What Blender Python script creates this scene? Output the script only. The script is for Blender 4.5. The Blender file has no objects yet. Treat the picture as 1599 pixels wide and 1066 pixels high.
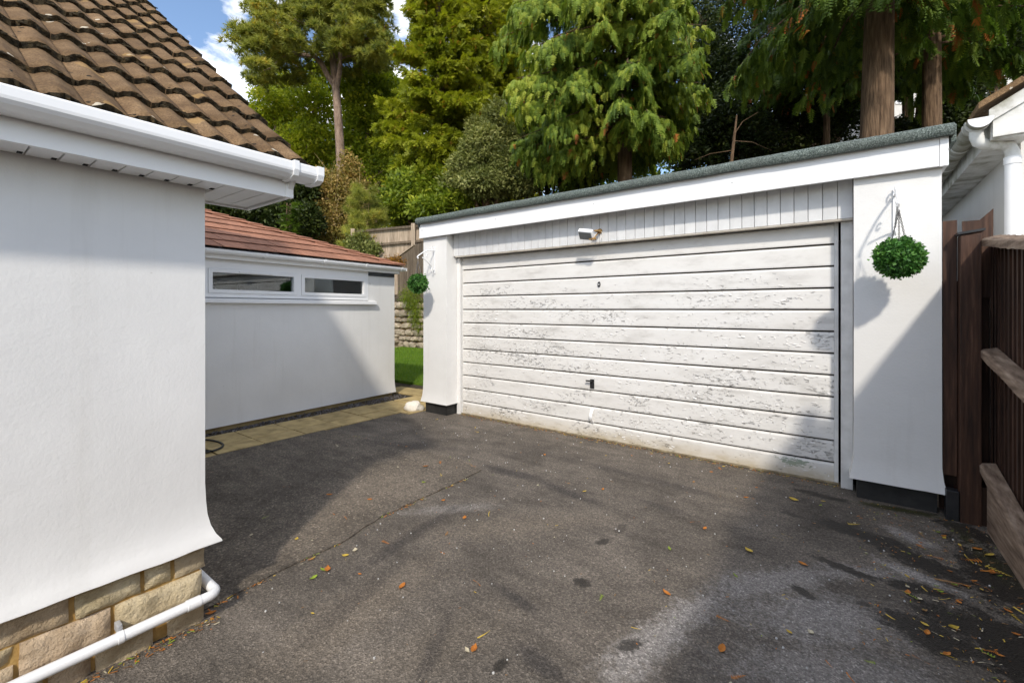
import bpy, bmesh, math, random
import numpy as np
from mathutils import Vector, Matrix, noise

random.seed(7)
RNG = np.random.default_rng(11)
S = bpy.context.scene
COL = S.collection
# ---------------------------------------------------------------- camera, sky, sun, exposure
# world X runs along the garage front (right = +), world Y runs away from the drive, Z up, metres
CAM_Z = 1.42
FPX, PCX, HZ, IMW = 700.0, 800.0, 483.0, 1599.0
CA, SA = 0.8023, 0.5969
cam = bpy.data.cameras.new('camera')
camo = bpy.data.objects.new('camera', cam)
COL.objects.link(camo)
camo.location = (0, 0, CAM_Z)
camo.rotation_euler = (math.radians(90), 0, math.atan2(SA, CA))
cam.sensor_width = 36
cam.lens = 36 * FPX / IMW
cam.shift_y = -(533 - HZ) / IMW
cam.clip_start = 0.05
cam.clip_end = 2000
S.camera = camo

LIGHT = Vector((-0.196, 0.30, -0.288)).normalized()
TO_SUN = -LIGHT
SUN_EL = math.asin(TO_SUN.z)
SUN_AZ = math.atan2(TO_SUN.x, TO_SUN.y)

W = bpy.data.worlds.new('World')
S.world = W
W.use_nodes = True
SKY_STRENGTH, SUN_STRENGTH, EXPOSURE = 0.15, 2.0, 0.66


def nd(t, typ, ins=None, **at):
    n = t.nodes.new(typ)
    for k, v in at.items():
        setattr(n, k, v)
    for k, v in (ins or {}).items():
        if isinstance(v, bpy.types.NodeSocket):
            t.links.new(v, n.inputs[k])
        else:
            s_ = n.inputs[k]
            if s_.type == 'RGBA' and not isinstance(v, (int, float)) and len(v) == 3:
                v = (*v, 1)
            s_.default_value = v
    return n


def ramp(t, fac, stops, interp='LINEAR'):
    r = t.nodes.new('ShaderNodeValToRGB')
    r.color_ramp.interpolation = interp
    e = r.color_ramp.elements
    while len(e) < len(stops):
        e.new(0.5)
    for el, (p, c) in zip(e, stops):
        el.position = p
        if isinstance(c, (int, float)):
            c = (c, c, c)
        el.color = (*c[:3], 1)
    t.links.new(fac, r.inputs['Fac'])
    return r.outputs['Color']


def mix(t, fac, a, b, blend='MIX'):
    m = nd(t, 'ShaderNodeMix', None, data_type='RGBA', blend_type=blend)
    for idx, v in ((0, fac), (6, a), (7, b)):
        if isinstance(v, bpy.types.NodeSocket):
            t.links.new(v, m.inputs[idx])
        elif idx == 0:
            m.inputs[0].default_value = v
        else:
            m.inputs[idx].default_value = (*v[:3], 1)
    return m.outputs[2]


def mth(t, op, a, b=None, clamp=False):
    m = t.nodes.new('ShaderNodeMath')
    m.operation = op
    m.use_clamp = clamp
    for i, v in enumerate((a, b)):
        if v is None:
            continue
        if isinstance(v, bpy.types.NodeSocket):
            t.links.new(v, m.inputs[i])
        else:
            m.inputs[i].default_value = v
    return m.outputs[0]


def build_world():
    t = W.node_tree
    t.nodes.clear()
    out = t.nodes.new('ShaderNodeOutputWorld')
    bg = t.nodes.new('ShaderNodeBackground')
    sky = t.nodes.new('ShaderNodeTexSky')
    sky.sky_type = 'NISHITA'
    sky.sun_disc = False
    sky.sun_elevation = SUN_EL
    sky.sun_rotation = SUN_AZ
    sky.air_density = 1.0
    sky.dust_density = 0.6
    sky.ozone_density = 1.6
    tc = t.nodes.new('ShaderNodeTexCoord')
    mp = nd(t, 'ShaderNodeMapping', {'Vector': tc.outputs['Generated'], 'Scale': (1.0, 1.0, 2.3), 'Location': (7.7, 2.1, 1.9)})
    n1 = nd(t, 'ShaderNodeTexNoise', {'Vector': mp.outputs[0], 'Scale': 4.2, 'Detail': 9, 'Roughness': 0.56, 'Distortion': 0.25})
    cov = ramp(t, n1.outputs['Fac'], [(0.475, 0), (0.60, 1)])
    cl = mix(t, cov, sky.outputs[0], (9.0, 8.9, 8.8))
    t.links.new(cl, bg.inputs['Color'])
    bg.inputs['Strength'].default_value = SKY_STRENGTH
    t.links.new(bg.outputs[0], out.inputs['Surface'])


build_world()
sun = bpy.data.lights.new('sun', 'SUN')
suno = bpy.data.objects.new('sun', sun)
COL.objects.link(suno)
sun.energy = SUN_STRENGTH
sun.angle = math.radians(3.0)
sun.color = (1.0, 0.93, 0.82)
suno.rotation_euler = LIGHT.to_track_quat('-Z', 'Y').to_euler()
suno.location = (3, -6, 9)
S.view_settings.view_transform = 'Standard'
S.view_settings.look = 'None'
S.view_settings.exposure = EXPOSURE
S.view_settings.gamma = 1
S.view_settings.use_curve_mapping = False


# ---------------------------------------------------------------- measuring helpers
def P(px, py, Y):
    """world point seen at photograph pixel (px, py) at distance Y"""
    r = (px - PCX) / FPX
    return Vector(((CA * r - SA) * Y, (SA * r + CA) * Y, CAM_Z + (HZ - py) / FPX * Y))


def G(px, py, z=0.0):
    return P(px, py, FPX * (CAM_Z - z) / (py - HZ))


def terrain(g, n):
    if g < -4.9:
        if n < 5.7:
            z = 0.0
        elif n < 8.82:
            z = 0.30 * (n - 5.7) / 3.1
        else:
            z = 1.58 + 0.30 * (n - 8.82)
    else:
        z = 0.0 if n < 9.9 else 0.3 * min((n - 9.9), 1.0) + max(0, n - 10.9) * 0.31
    z = min(z, 11 + 0.02 * n)
    if z > 0.5:
        z += 0.25 * noise.noise(Vector((g * 0.3, n * 0.3, 0)))
    return z


# ---------------------------------------------------------------- object helpers
def link(o, parent=None):
    COL.objects.link(o)
    if parent is not None:
        o.parent = parent
    return o


def tag(o, label=None, cat=None, group=None, kind=None):
    if label:
        o['label'] = label
    if cat:
        o['category'] = cat
    if group:
        o['group'] = group
    if kind:
        o['kind'] = kind
    return o


def thing(name, label, cat, loc=(0, 0, 0), rz=0.0, group=None):
    o = bpy.data.objects.new(name, None)
    o.empty_display_size = 0.1
    COL.objects.link(o)
    o.location = loc
    o.rotation_euler = (0, 0, rz)
    return tag(o, label, cat, group)


def from_bm(name, bm, mats, parent=None, smooth=False):
    me = bpy.data.meshes.new(name)
    bm.normal_update()
    for e in bm.edges:
        if len(e.link_faces) == 2 and e.calc_face_angle(0) > 0.7:
            e.smooth = False
    bm.to_mesh(me)
    bm.free()
    for m in (mats if isinstance(mats, (list, tuple)) else [mats]):
        me.materials.append(m)
    if smooth:
        me.polygons.foreach_set('use_smooth', [True] * len(me.polygons))
    return link(bpy.data.objects.new(name, me), parent)


def inst(name, me, parent=None, loc=(0, 0, 0), rot=(0, 0, 0), sc=(1, 1, 1)):
    o = bpy.data.objects.new(name, me)
    o.location = loc
    o.rotation_euler = rot
    o.scale = sc
    return link(o, parent)


def bx(bm, x0, x1, y0, y1, z0, z1, bev=0.0, mi=0):
    vs = [bm.verts.new((x, y, z)) for z in (z0, z1) for y in (y0, y1) for x in (x0, x1)]
    fs = [(0, 2, 3, 1), (4, 5, 7, 6), (0, 1, 5, 4), (2, 6, 7, 3), (0, 4, 6, 2), (1, 3, 7, 5)]
    faces = [bm.faces.new([vs[i] for i in f]) for f in fs]
    for f in faces:
        f.material_index = mi
    if bev > 0:
        es = list({e for f in faces for e in f.edges})
        bmesh.ops.bevel(bm, geom=es, offset=bev, segments=2, profile=0.6, affect='EDGES')
    return vs


def box(name, dims, mat, parent=None, bev=0.0):
    bm = bmesh.new()
    bx(bm, *dims, bev=bev)
    return from_bm(name, bm, mat, parent)


def prism(bm, pts, d, mi=0):
    """closed polygon of points extruded by vector d"""
    a = [bm.verts.new(p) for p in pts]
    b = [bm.verts.new(Vector(p) + Vector(d)) for p in pts]
    n = len(pts)
    fs = [bm.faces.new(a[::-1]), bm.faces.new(b)]
    for i in range(n):
        fs.append(bm.faces.new((a[i], a[(i + 1) % n], b[(i + 1) % n], b[i])))
    for f in fs:
        f.material_index = mi
    bmesh.ops.recalc_face_normals(bm, faces=fs)


def tube(bm, pts, rad, seg=10, cap=True):
    pts = [Vector(p) for p in pts]
    n = len(pts)
    rads = rad if isinstance(rad, (list, tuple)) else [rad] * n
    rings = []
    prev = None
    for i in range(n):
        d = (pts[min(i + 1, n - 1)] - pts[max(i - 1, 0)]).normalized()
        if prev is None:
            a = Vector((0, 0, 1)) if abs(d.z) < 0.9 else Vector((1, 0, 0))
            u = d.cross(a).normalized()
        else:
            u = (prev - d * prev.dot(d)).normalized()
        prev = u
        v = d.cross(u)
        rings.append([bm.verts.new(pts[i] + (u * math.cos(2 * math.pi * k / seg) + v * math.sin(2 * math.pi * k / seg)) * rads[i]) for k in range(seg)])
    for i in range(n - 1):
        for k in range(seg):
            f = bm.faces.new((rings[i][k], rings[i][(k + 1) % seg], rings[i + 1][(k + 1) % seg], rings[i + 1][k]))
            f.smooth = True
    if cap:
        bm.faces.new(rings[0][::-1])
        bm.faces.new(rings[-1])


def arc(c, r, a0, a1, n, ux, uy):
    return [Vector(c) + Vector(ux) * r * math.cos(a0 + (a1 - a0) * i / n) + Vector(uy) * r * math.sin(a0 + (a1 - a0) * i / n) for i in range(n + 1)]


def sweep(bm, path, prof, closed=False, step=0.0, jit=None, smooth=True, sharp=True):
    """wall-like sweep: path = plan polyline, prof = (outward offset, z) list; outward is to the right of travel"""
    pts = []
    m = len(path)
    for i in range(m):
        p = Vector(path[i])
        ds = []
        if i > 0:
            ds.append((p - Vector(path[i - 1])).normalized())
        if i < m - 1:
            ds.append((Vector(path[i + 1]) - p).normalized())
        ns = [Vector((d.y, -d.x)) for d in ds]
        nn = sum(ns, Vector((0, 0)))
        nn = nn / max(nn.length_squared / len(ns) / len(ns) * len(ns), 1e-6) if len(ns) == 2 else ns[0]
        if len(ns) == 2:
            s_ = ns[0] + ns[1]
            nn = s_ / (1 + ns[0].dot(ns[1]))
        pts.append((p, nn))
    full = []
    for i in range(m - 1):
        (p0, n0), (p1, n1) = pts[i], pts[i + 1]
        k = max(1, int((p1 - p0).length / step)) if step > 0 else 1
        for j in range(k):
            t = j / k
            dn = Vector(((p1 - p0).normalized().y, -(p1 - p0).normalized().x))
            full.append((p0.lerp(p1, t), n0 if j == 0 else dn))
    full.append(pts[-1])
    grid = []
    for (p, nn) in full:
        row = []
        for (o, z) in prof:
            jo = jz = 0
            if jit:
                jo, jz = jit(p, o, z)
            row.append(bm.verts.new((p.x + nn.x * (o + jo), p.y + nn.y * (o + jo), z + jz)))
        grid.append(row)
    for i in range(len(grid) - 1):
        for j in range(len(prof) - 1):
            f = bm.faces.new((grid[i][j], grid[i][j + 1], grid[i + 1][j + 1], grid[i + 1][j]))
            f.smooth = smooth
    return grid


def bar(bm, pts, prof, ax):
    """extrude closed 2-D profile points (list of 3-D points) along vector ax"""
    prism(bm, pts, ax)


# ---------------------------------------------------------------- materials
def newmat(name):
    m = bpy.data.materials.new(name)
    m.use_nodes = True
    t = m.node_tree
    return m, t, t.nodes['Principled BSDF']


def pos(t):
    return t.nodes.new('ShaderNodeNewGeometry').outputs['Position']


def simple(name, stops, scale=4.0, detail=5, rough=0.6, bump=None, spec=0.4, objvar=0.0, mapping=None, huevar=0.0, rough2=None):
    m, t, b = newmat(name)
    v = pos(t)
    if mapping:
        v = nd(t, 'ShaderNodeMapping', {'Vector': v, 'Scale': mapping}).outputs[0]
    if objvar or huevar:
        oi = t.nodes.new('ShaderNodeObjectInfo')
        off = nd(t, 'ShaderNodeVectorMath', {0: v}, operation='ADD')
        cmb = nd(t, 'ShaderNodeCombineXYZ', {'X': mth(t, 'MULTIPLY', oi.outputs['Random'], 37.0), 'Y': mth(t, 'MULTIPLY', oi.outputs['Random'], 91.0)})
        t.links.new(cmb.outputs[0], off.inputs[1])
        v = off.outputs[0]
    n = nd(t, 'ShaderNodeTexNoise', {'Vector': v, 'Scale': scale, 'Detail': detail, 'Roughness': 0.6})
    c = ramp(t, n.outputs['Fac'], stops)
    if objvar:
        hsv = nd(t, 'ShaderNodeHueSaturation', {'Color': c})
        vv = mth(t, 'ADD', mth(t, 'MULTIPLY', oi.outputs['Random'], 2 * objvar), 1 - objvar)
        t.links.new(vv, hsv.inputs['Value'])
        if huevar:
            r2 = mth(t, 'FRACT', mth(t, 'MULTIPLY', oi.outputs['Random'], 17.31))
            t.links.new(mth(t, 'ADD', mth(t, 'MULTIPLY', r2, 2 * huevar), 0.5 - huevar), hsv.inputs['Hue'])
        c = hsv.outputs[0]
    t.links.new(c, b.inputs['Base Color'])
    b.inputs['Roughness'].default_value = rough
    b.inputs['Specular IOR Level'].default_value = spec
    if bump:
        last = None
        for (bs, st, di) in bump:
            bn = nd(t, 'ShaderNodeTexNoise', {'Vector': v, 'Scale': bs, 'Detail': 5, 'Roughness': 0.62})
            bp = nd(t, 'ShaderNodeBump', {'Height': bn.outputs['Fac'], 'Strength': st, 'Distance': di})
            if last:
                t.links.new(last, bp.inputs['Normal'])
            last = bp.outputs[0]
        t.links.new(last, b.inputs['Normal'])
    return m


def render_mat(name, c1, c2):
    m, t, b = newmat(name)
    v = pos(t)
    n = nd(t, 'ShaderNodeTexNoise', {'Vector': v, 'Scale': 1.3, 'Detail': 6, 'Roughness': 0.6})
    c = ramp(t, n.outputs['Fac'], [(0.3, c1), (0.7, c2)])
    # rain marks: long faint vertical streaks and small chips
    mp = nd(t, 'ShaderNodeMapping', {'Vector': v, 'Scale': (9, 9, 0.7)})
    n2 = nd(t, 'ShaderNodeTexNoise', {'Vector': mp.outputs[0], 'Scale': 1.0, 'Detail': 6, 'Roughness': 0.65})
    c = mix(t, ramp(t, n2.outputs['Fac'], [(0.55, 0), (0.8, 0.35)]), c, (0.58, 0.56, 0.52))
    n3 = nd(t, 'ShaderNodeTexNoise', {'Vector': v, 'Scale': 11, 'Detail': 3})
    c = mix(t, ramp(t, n3.outputs['Fac'], [(0.77, 0), (0.79, 0.6)]), c, (0.4, 0.36, 0.3))
    t.links.new(c, b.inputs['Base Color'])
    b.inputs['Roughness'].default_value = 0.85
    b.inputs['Specular IOR Level'].default_value = 0.25
    h1 = nd(t, 'ShaderNodeTexNoise', {'Vector': v, 'Scale': 75, 'Detail': 3, 'Roughness': 0.5})
    h2 = nd(t, 'ShaderNodeTexNoise', {'Vector': v, 'Scale': 7, 'Detail': 3, 'Roughness': 0.5})
    b1 = nd(t, 'ShaderNodeBump', {'Height': h1.outputs['Fac'], 'Strength': 0.16, 'Distance': 0.006})
    b2 = nd(t, 'ShaderNodeBump', {'Height': h2.outputs['Fac'], 'Strength': 0.14, 'Distance': 0.02, 'Normal': b1.outputs[0]})
    t.links.new(b2.outputs[0], b.inputs['Normal'])
    return m


M = {}
M['render'] = render_mat('white_render', (0.72, 0.71, 0.69), (0.80, 0.79, 0.77))
M['upvc'] = simple('white_upvc', [(0.3, (0.83, 0.83, 0.83)), (0.7, (0.87, 0.87, 0.87))], 3, 4, 0.32, None, 0.45)
M['upvc_old'] = simple('weathered_white_upvc', [(0.36, (0.30, 0.29, 0.22)), (0.50, (0.62, 0.61, 0.57)), (0.65, (0.78, 0.78, 0.76))], 5, 8, 0.5, [(30, 0.2, 0.003)])
M['upvc_mossy_shaded'] = simple('mossy_shaded_upvc', [(0.36, (0.16, 0.15, 0.09)), (0.52, (0.36, 0.35, 0.30)), (0.68, (0.58, 0.58, 0.56))], 6, 8, 0.55, [(30, 0.2, 0.003)])  # mossy plastic, darkened further so the colour carries the gutter's shade
M['cladding'] = simple('painted_cladding', [(0.3, (0.60, 0.60, 0.60)), (0.7, (0.74, 0.74, 0.74))], 6, 6, 0.5, [(80, 0.15, 0.002)], objvar=0.03)
M['jamb'] = simple('painted_jamb', [(0.3, (0.55, 0.54, 0.52)), (0.7, (0.72, 0.71, 0.69))], 9, 6, 0.6, [(60, 0.3, 0.003)])
M['rail'] = simple('beige_drip_rail', [(0.3, (0.35, 0.31, 0.25)), (0.7, (0.52, 0.48, 0.42))], 12, 5, 0.6)
M['black'] = simple('black_bitumen', [(0.3, (0.014, 0.014, 0.014)), (0.7, (0.035, 0.034, 0.033))], 9, 6, 0.6, [(40, 0.5, 0.006)])
M['blackplastic'] = simple('black_plastic', [(0.3, (0.012, 0.012, 0.013)), (0.7, (0.03, 0.03, 0.032))], 9, 4, 0.4)
M['void'] = simple('dark_interior', [(0.3, (0.008, 0.008, 0.008)), (0.7, (0.012, 0.012, 0.012))], 2, 2, 0.9)
M['metal'] = simple('galvanised_metal', [(0.3, (0.32, 0.32, 0.33)), (0.7, (0.5, 0.5, 0.5))], 14, 4, 0.4)
M['chain'] = simple('dull_dark_chain', [(0.3, (0.09, 0.085, 0.08)), (0.7, (0.20, 0.19, 0.18))], 40, 3, 0.6)
M['groove'] = simple('dark_brown_timber', [(0.3, (0.03, 0.026, 0.021)), (0.7, (0.075, 0.065, 0.052))], 8, 5, 0.9)  # dark brown backing visible between the door planks
M['weather'] = simple('grimy_weather_bar', [(0.3, (0.13, 0.10, 0.06)), (0.7, (0.34, 0.28, 0.18))], 14, 6, 0.9)
M['rust'] = simple('rusty_ochre', [(0.3, (0.22, 0.10, 0.03)), (0.7, (0.5, 0.33, 0.12))], 40, 5, 0.8)
M['lens'] = simple('grey_lamp_glass', [(0.3, (0.17, 0.18, 0.18)), (0.7, (0.24, 0.25, 0.25))], 30, 3, 0.2, None, 0.6)
M['stripgrey'] = simple('slate_grey_strip', [(0.3, (0.035, 0.04, 0.045)), (0.7, (0.06, 0.066, 0.07))], 9, 4, 0.5)
M['stone'] = simple('buff_walling_stone', [(0.25, (0.34, 0.25, 0.145)), (0.5, (0.52, 0.41, 0.265)), (0.75, (0.64, 0.53, 0.375))], 9, 8, 0.9, [(26, 1.0, 0.016), (70, 0.9, 0.008), (160, 0.6, 0.004)], objvar=0.12, huevar=0.012)
M['mortar'] = simple('ochre_mortar', [(0.3, (0.36, 0.21, 0.06)), (0.7, (0.55, 0.36, 0.13))], 20, 5, 0.95, [(90, 0.5, 0.006)])
M['moss'] = simple('dark_moss', [(0.3, (0.016, 0.013, 0.007)), (0.55, (0.05, 0.036, 0.016)), (0.8, (0.14, 0.085, 0.03))], 45, 6, 1.0, [(110, 1.0, 0.015)])
M['shingle'] = simple('terracotta_shingle', [(0.3, (0.28, 0.125, 0.075)), (0.7, (0.41, 0.19, 0.115))], 14, 6, 0.85, [(220, 0.5, 0.003)], objvar=0.15)
M['slab'] = simple('buff_paving_slab', [(0.25, (0.22, 0.165, 0.075)), (0.5, (0.42, 0.315, 0.145)), (0.75, (0.54, 0.41, 0.20))], 6, 8, 0.9, [(120, 0.5, 0.004)], objvar=0.12)
M['gravel'] = simple('purple_grey_gravel', [(0.3, (0.05, 0.045, 0.055)), (0.55, (0.13, 0.12, 0.125)), (0.75, (0.32, 0.29, 0.25))], 30, 3, 0.8)
M['whiterock'] = simple('white_rock', [(0.3, (0.62, 0.56, 0.46)), (0.7, (0.78, 0.74, 0.66))], 12, 6, 0.9, [(40, 0.7, 0.01)])
M['hose'] = simple('black_hose', [(0.3, (0.02, 0.022, 0.02)), (0.7, (0.04, 0.042, 0.04))], 9, 4, 0.5)
M['brownwood'] = simple('dark_brown_stained_timber', [(0.3, (0.018, 0.009, 0.006)), (0.55, (0.056, 0.026, 0.015)), (0.72, (0.12, 0.062, 0.038)), (0.85, (0.26, 0.19, 0.13))], 2.2, 9, 0.6, [(5, 0.35, 0.01)], 0.3, objvar=0.25, mapping=(14, 14, 1.0))
M['greywood'] = simple('weathered_rail_timber', [(0.3, (0.09, 0.055, 0.037)), (0.55, (0.25, 0.18, 0.13)), (0.8, (0.42, 0.33, 0.255))], 2.2, 9, 0.85, [(6, 0.6, 0.01)], 0.3, mapping=(16, 1.6, 16))
M['palefence'] = simple('pale_weathered_fence', [(0.3, (0.24, 0.18, 0.125)), (0.6, (0.43, 0.34, 0.25)), (0.8, (0.54, 0.45, 0.34))], 2.2, 8, 0.9, [(6, 0.4, 0.01)], objvar=0.15, mapping=(10, 10, 1.2))
M['olivefence'] = simple('grey_brown_fence', [(0.3, (0.075, 0.055, 0.037)), (0.7, (0.17, 0.13, 0.09))], 2.2, 8, 0.9, [(6, 0.4, 0.01)], objvar=0.2, mapping=(10, 10, 1.2))
M['rockery'] = simple('rockery_stone', [(0.3, (0.20, 0.16, 0.11)), (0.55, (0.40, 0.33, 0.24)), (0.75, (0.52, 0.45, 0.34))], 6, 8, 0.95, [(25, 0.8, 0.02)], objvar=0.15)
M['cedarbark'] = simple('cedar_bark', [(0.3, (0.055, 0.032, 0.018)), (0.6, (0.20, 0.128, 0.076)), (0.8, (0.32, 0.22, 0.14))], 1.2, 8, 0.95, [(2.6, 0.9, 0.05)], mapping=(16, 16, 1.5))
M['pinebark'] = simple('pine_bark', [(0.3, (0.16, 0.105, 0.075)), (0.6, (0.34, 0.245, 0.185)), (0.8, (0.48, 0.37, 0.29))], 1.6, 8, 0.95, [(3, 0.9, 0.05)], mapping=(9, 9, 2.2))
M['soil'] = simple('woodland_soil', [(0.3, (0.03, 0.024, 0.015)), (0.7, (0.08, 0.062, 0.035))], 2.5, 8, 1.0, [(12, 0.8, 0.05)])
M['lawn'] = simple('lawn_base', [(0.3, (0.06, 0.13, 0.004)), (0.7, (0.12, 0.21, 0.008))], 7, 8, 1.0, [(60, 0.9, 0.03)])
M['twig'] = simple('dry_twigs', [(0.3, (0.26, 0.18, 0.08)), (0.7, (0.50, 0.38, 0.20))], 3, 4, 0.95)
M['basket'] = simple('dark_basket', [(0.3, (0.01, 0.015, 0.008)), (0.7, (0.02, 0.03, 0.012))], 20, 3, 0.9)
M['hillwall'] = simple('pale_house_wall', [(0.3, (0.62, 0.60, 0.56)), (0.7, (0.72, 0.70, 0.66))], 2, 4, 0.9)
M['hillroof'] = simple('red_brown_roof', [(0.3, (0.14, 0.07, 0.045)), (0.7, (0.24, 0.12, 0.08))], 5, 6, 0.9)
M['grit'] = simple('pale_grit', [(0.3, (0.35, 0.34, 0.33)), (0.7, (0.65, 0.64, 0.62))], 50, 2, 0.9)


def felt_mat():
    m, t, b = newmat('green_mineral_felt')
    v = pos(t)
    vo = nd(t, 'ShaderNodeTexNoise', {'Vector': v, 'Scale': 120, 'Detail': 3, 'Roughness': 0.7})
    c = ramp(t, vo.outputs['Fac'], [(0.36, (0.025, 0.034, 0.030)), (0.50, (0.085, 0.108, 0.097)), (0.66, (0.28, 0.32, 0.295))])
    n = nd(t, 'ShaderNodeTexNoise', {'Vector': v, 'Scale': 3.2, 'Detail': 6})
    c = mix(t, ramp(t, n.outputs['Fac'], [(0.45, 0), (0.75, 0.6)]), c, (0.09, 0.10, 0.09))
    t.links.new(c, b.inputs['Base Color'])
    b.inputs['Roughness'].default_value = 0.95
    bp = nd(t, 'ShaderNodeBump', {'Height': vo.outputs['Fac'], 'Strength': 0.5, 'Distance': 0.004})
    t.links.new(bp.outputs[0], b.inputs['Normal'])
    return m


M['felt'] = felt_mat()


def tile_mat():
    m, t, b = newmat('brown_concrete_tile')
    v = pos(t)
    oi = t.nodes.new('ShaderNodeObjectInfo')
    n = nd(t, 'ShaderNodeTexNoise', {'Vector': v, 'Scale': 7, 'Detail': 9, 'Roughness': 0.65})
    c = ramp(t, n.outputs['Fac'], [(0.28, (0.105, 0.062, 0.030)), (0.5, (0.195, 0.122, 0.062)), (0.72, (0.30, 0.198, 0.108))])
    hsv = nd(t, 'ShaderNodeHueSaturation', {'Color': c, 'Value': mth(t, 'ADD', mth(t, 'MULTIPLY', oi.outputs['Random'], 0.5), 0.75)})
    c = hsv.outputs[0]
    g = nd(t, 'ShaderNodeTexNoise', {'Vector': v, 'Scale': 140, 'Detail': 3})
    c = mix(t, ramp(t, g.outputs['Fac'], [(0.42, 0.55), (0.6, 0)]), c, (0.07, 0.043, 0.025))
    # ochre lichen blotches, white lichen rosettes, black spots
    w = nd(t, 'ShaderNodeTexNoise', {'Vector': v, 'Scale': 9, 'Detail': 4})
    wv = nd(t, 'ShaderNodeMix', {0: 0.10, 4: v, 5: w.outputs['Color']}, data_type='VECTOR')
    vor = nd(t, 'ShaderNodeTexVoronoi', {'Vector': wv.outputs[1], 'Scale': 11})
    sel = mth(t, 'LESS_THAN', vor.outputs['Distance'], 0.16)
    selc = nd(t, 'ShaderNodeSeparateColor', {'Color': vor.outputs['Color']})
    c = mix(t, mth(t, 'MULTIPLY', sel, mth(t, 'GREATER_THAN', selc.outputs[0], 0.84)), c, (0.52, 0.46, 0.36))
    c = mix(t, mth(t, 'MULTIPLY', mth(t, 'LESS_THAN', vor.outputs['Distance'], 0.34), mth(t, 'MULTIPLY', mth(t, 'GREATER_THAN', selc.outputs[1], 0.88), 0.6)), c, (0.36, 0.225, 0.09))
    v2 = nd(t, 'ShaderNodeTexVoronoi', {'Vector': wv.outputs[1], 'Scale': 19})
    s2 = nd(t, 'ShaderNodeSeparateColor', {'Color': v2.outputs['Color']})
    c = mix(t, mth(t, 'MULTIPLY', mth(t, 'LESS_THAN', v2.outputs['Distance'], 0.17), mth(t, 'GREATER_THAN', s2.outputs[0], 0.72)), c, (0.022, 0.017, 0.011))
    t.links.new(c, b.inputs['Base Color'])
    b.inputs['Roughness'].default_value = 0.92
    b.inputs['Specular IOR Level'].default_value = 0.2
    bp = nd(t, 'ShaderNodeBump', {'Height': g.outputs['Fac'], 'Strength': 0.5, 'Distance': 0.004})
    b2 = nd(t, 'ShaderNodeBump', {'Height': n.outputs['Fac'], 'Strength': 0.4, 'Distance': 0.01, 'Normal': bp.outputs[0]})
    t.links.new(b2.outputs[0], b.inputs['Normal'])
    return m


M['tile'] = tile_mat()


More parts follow.
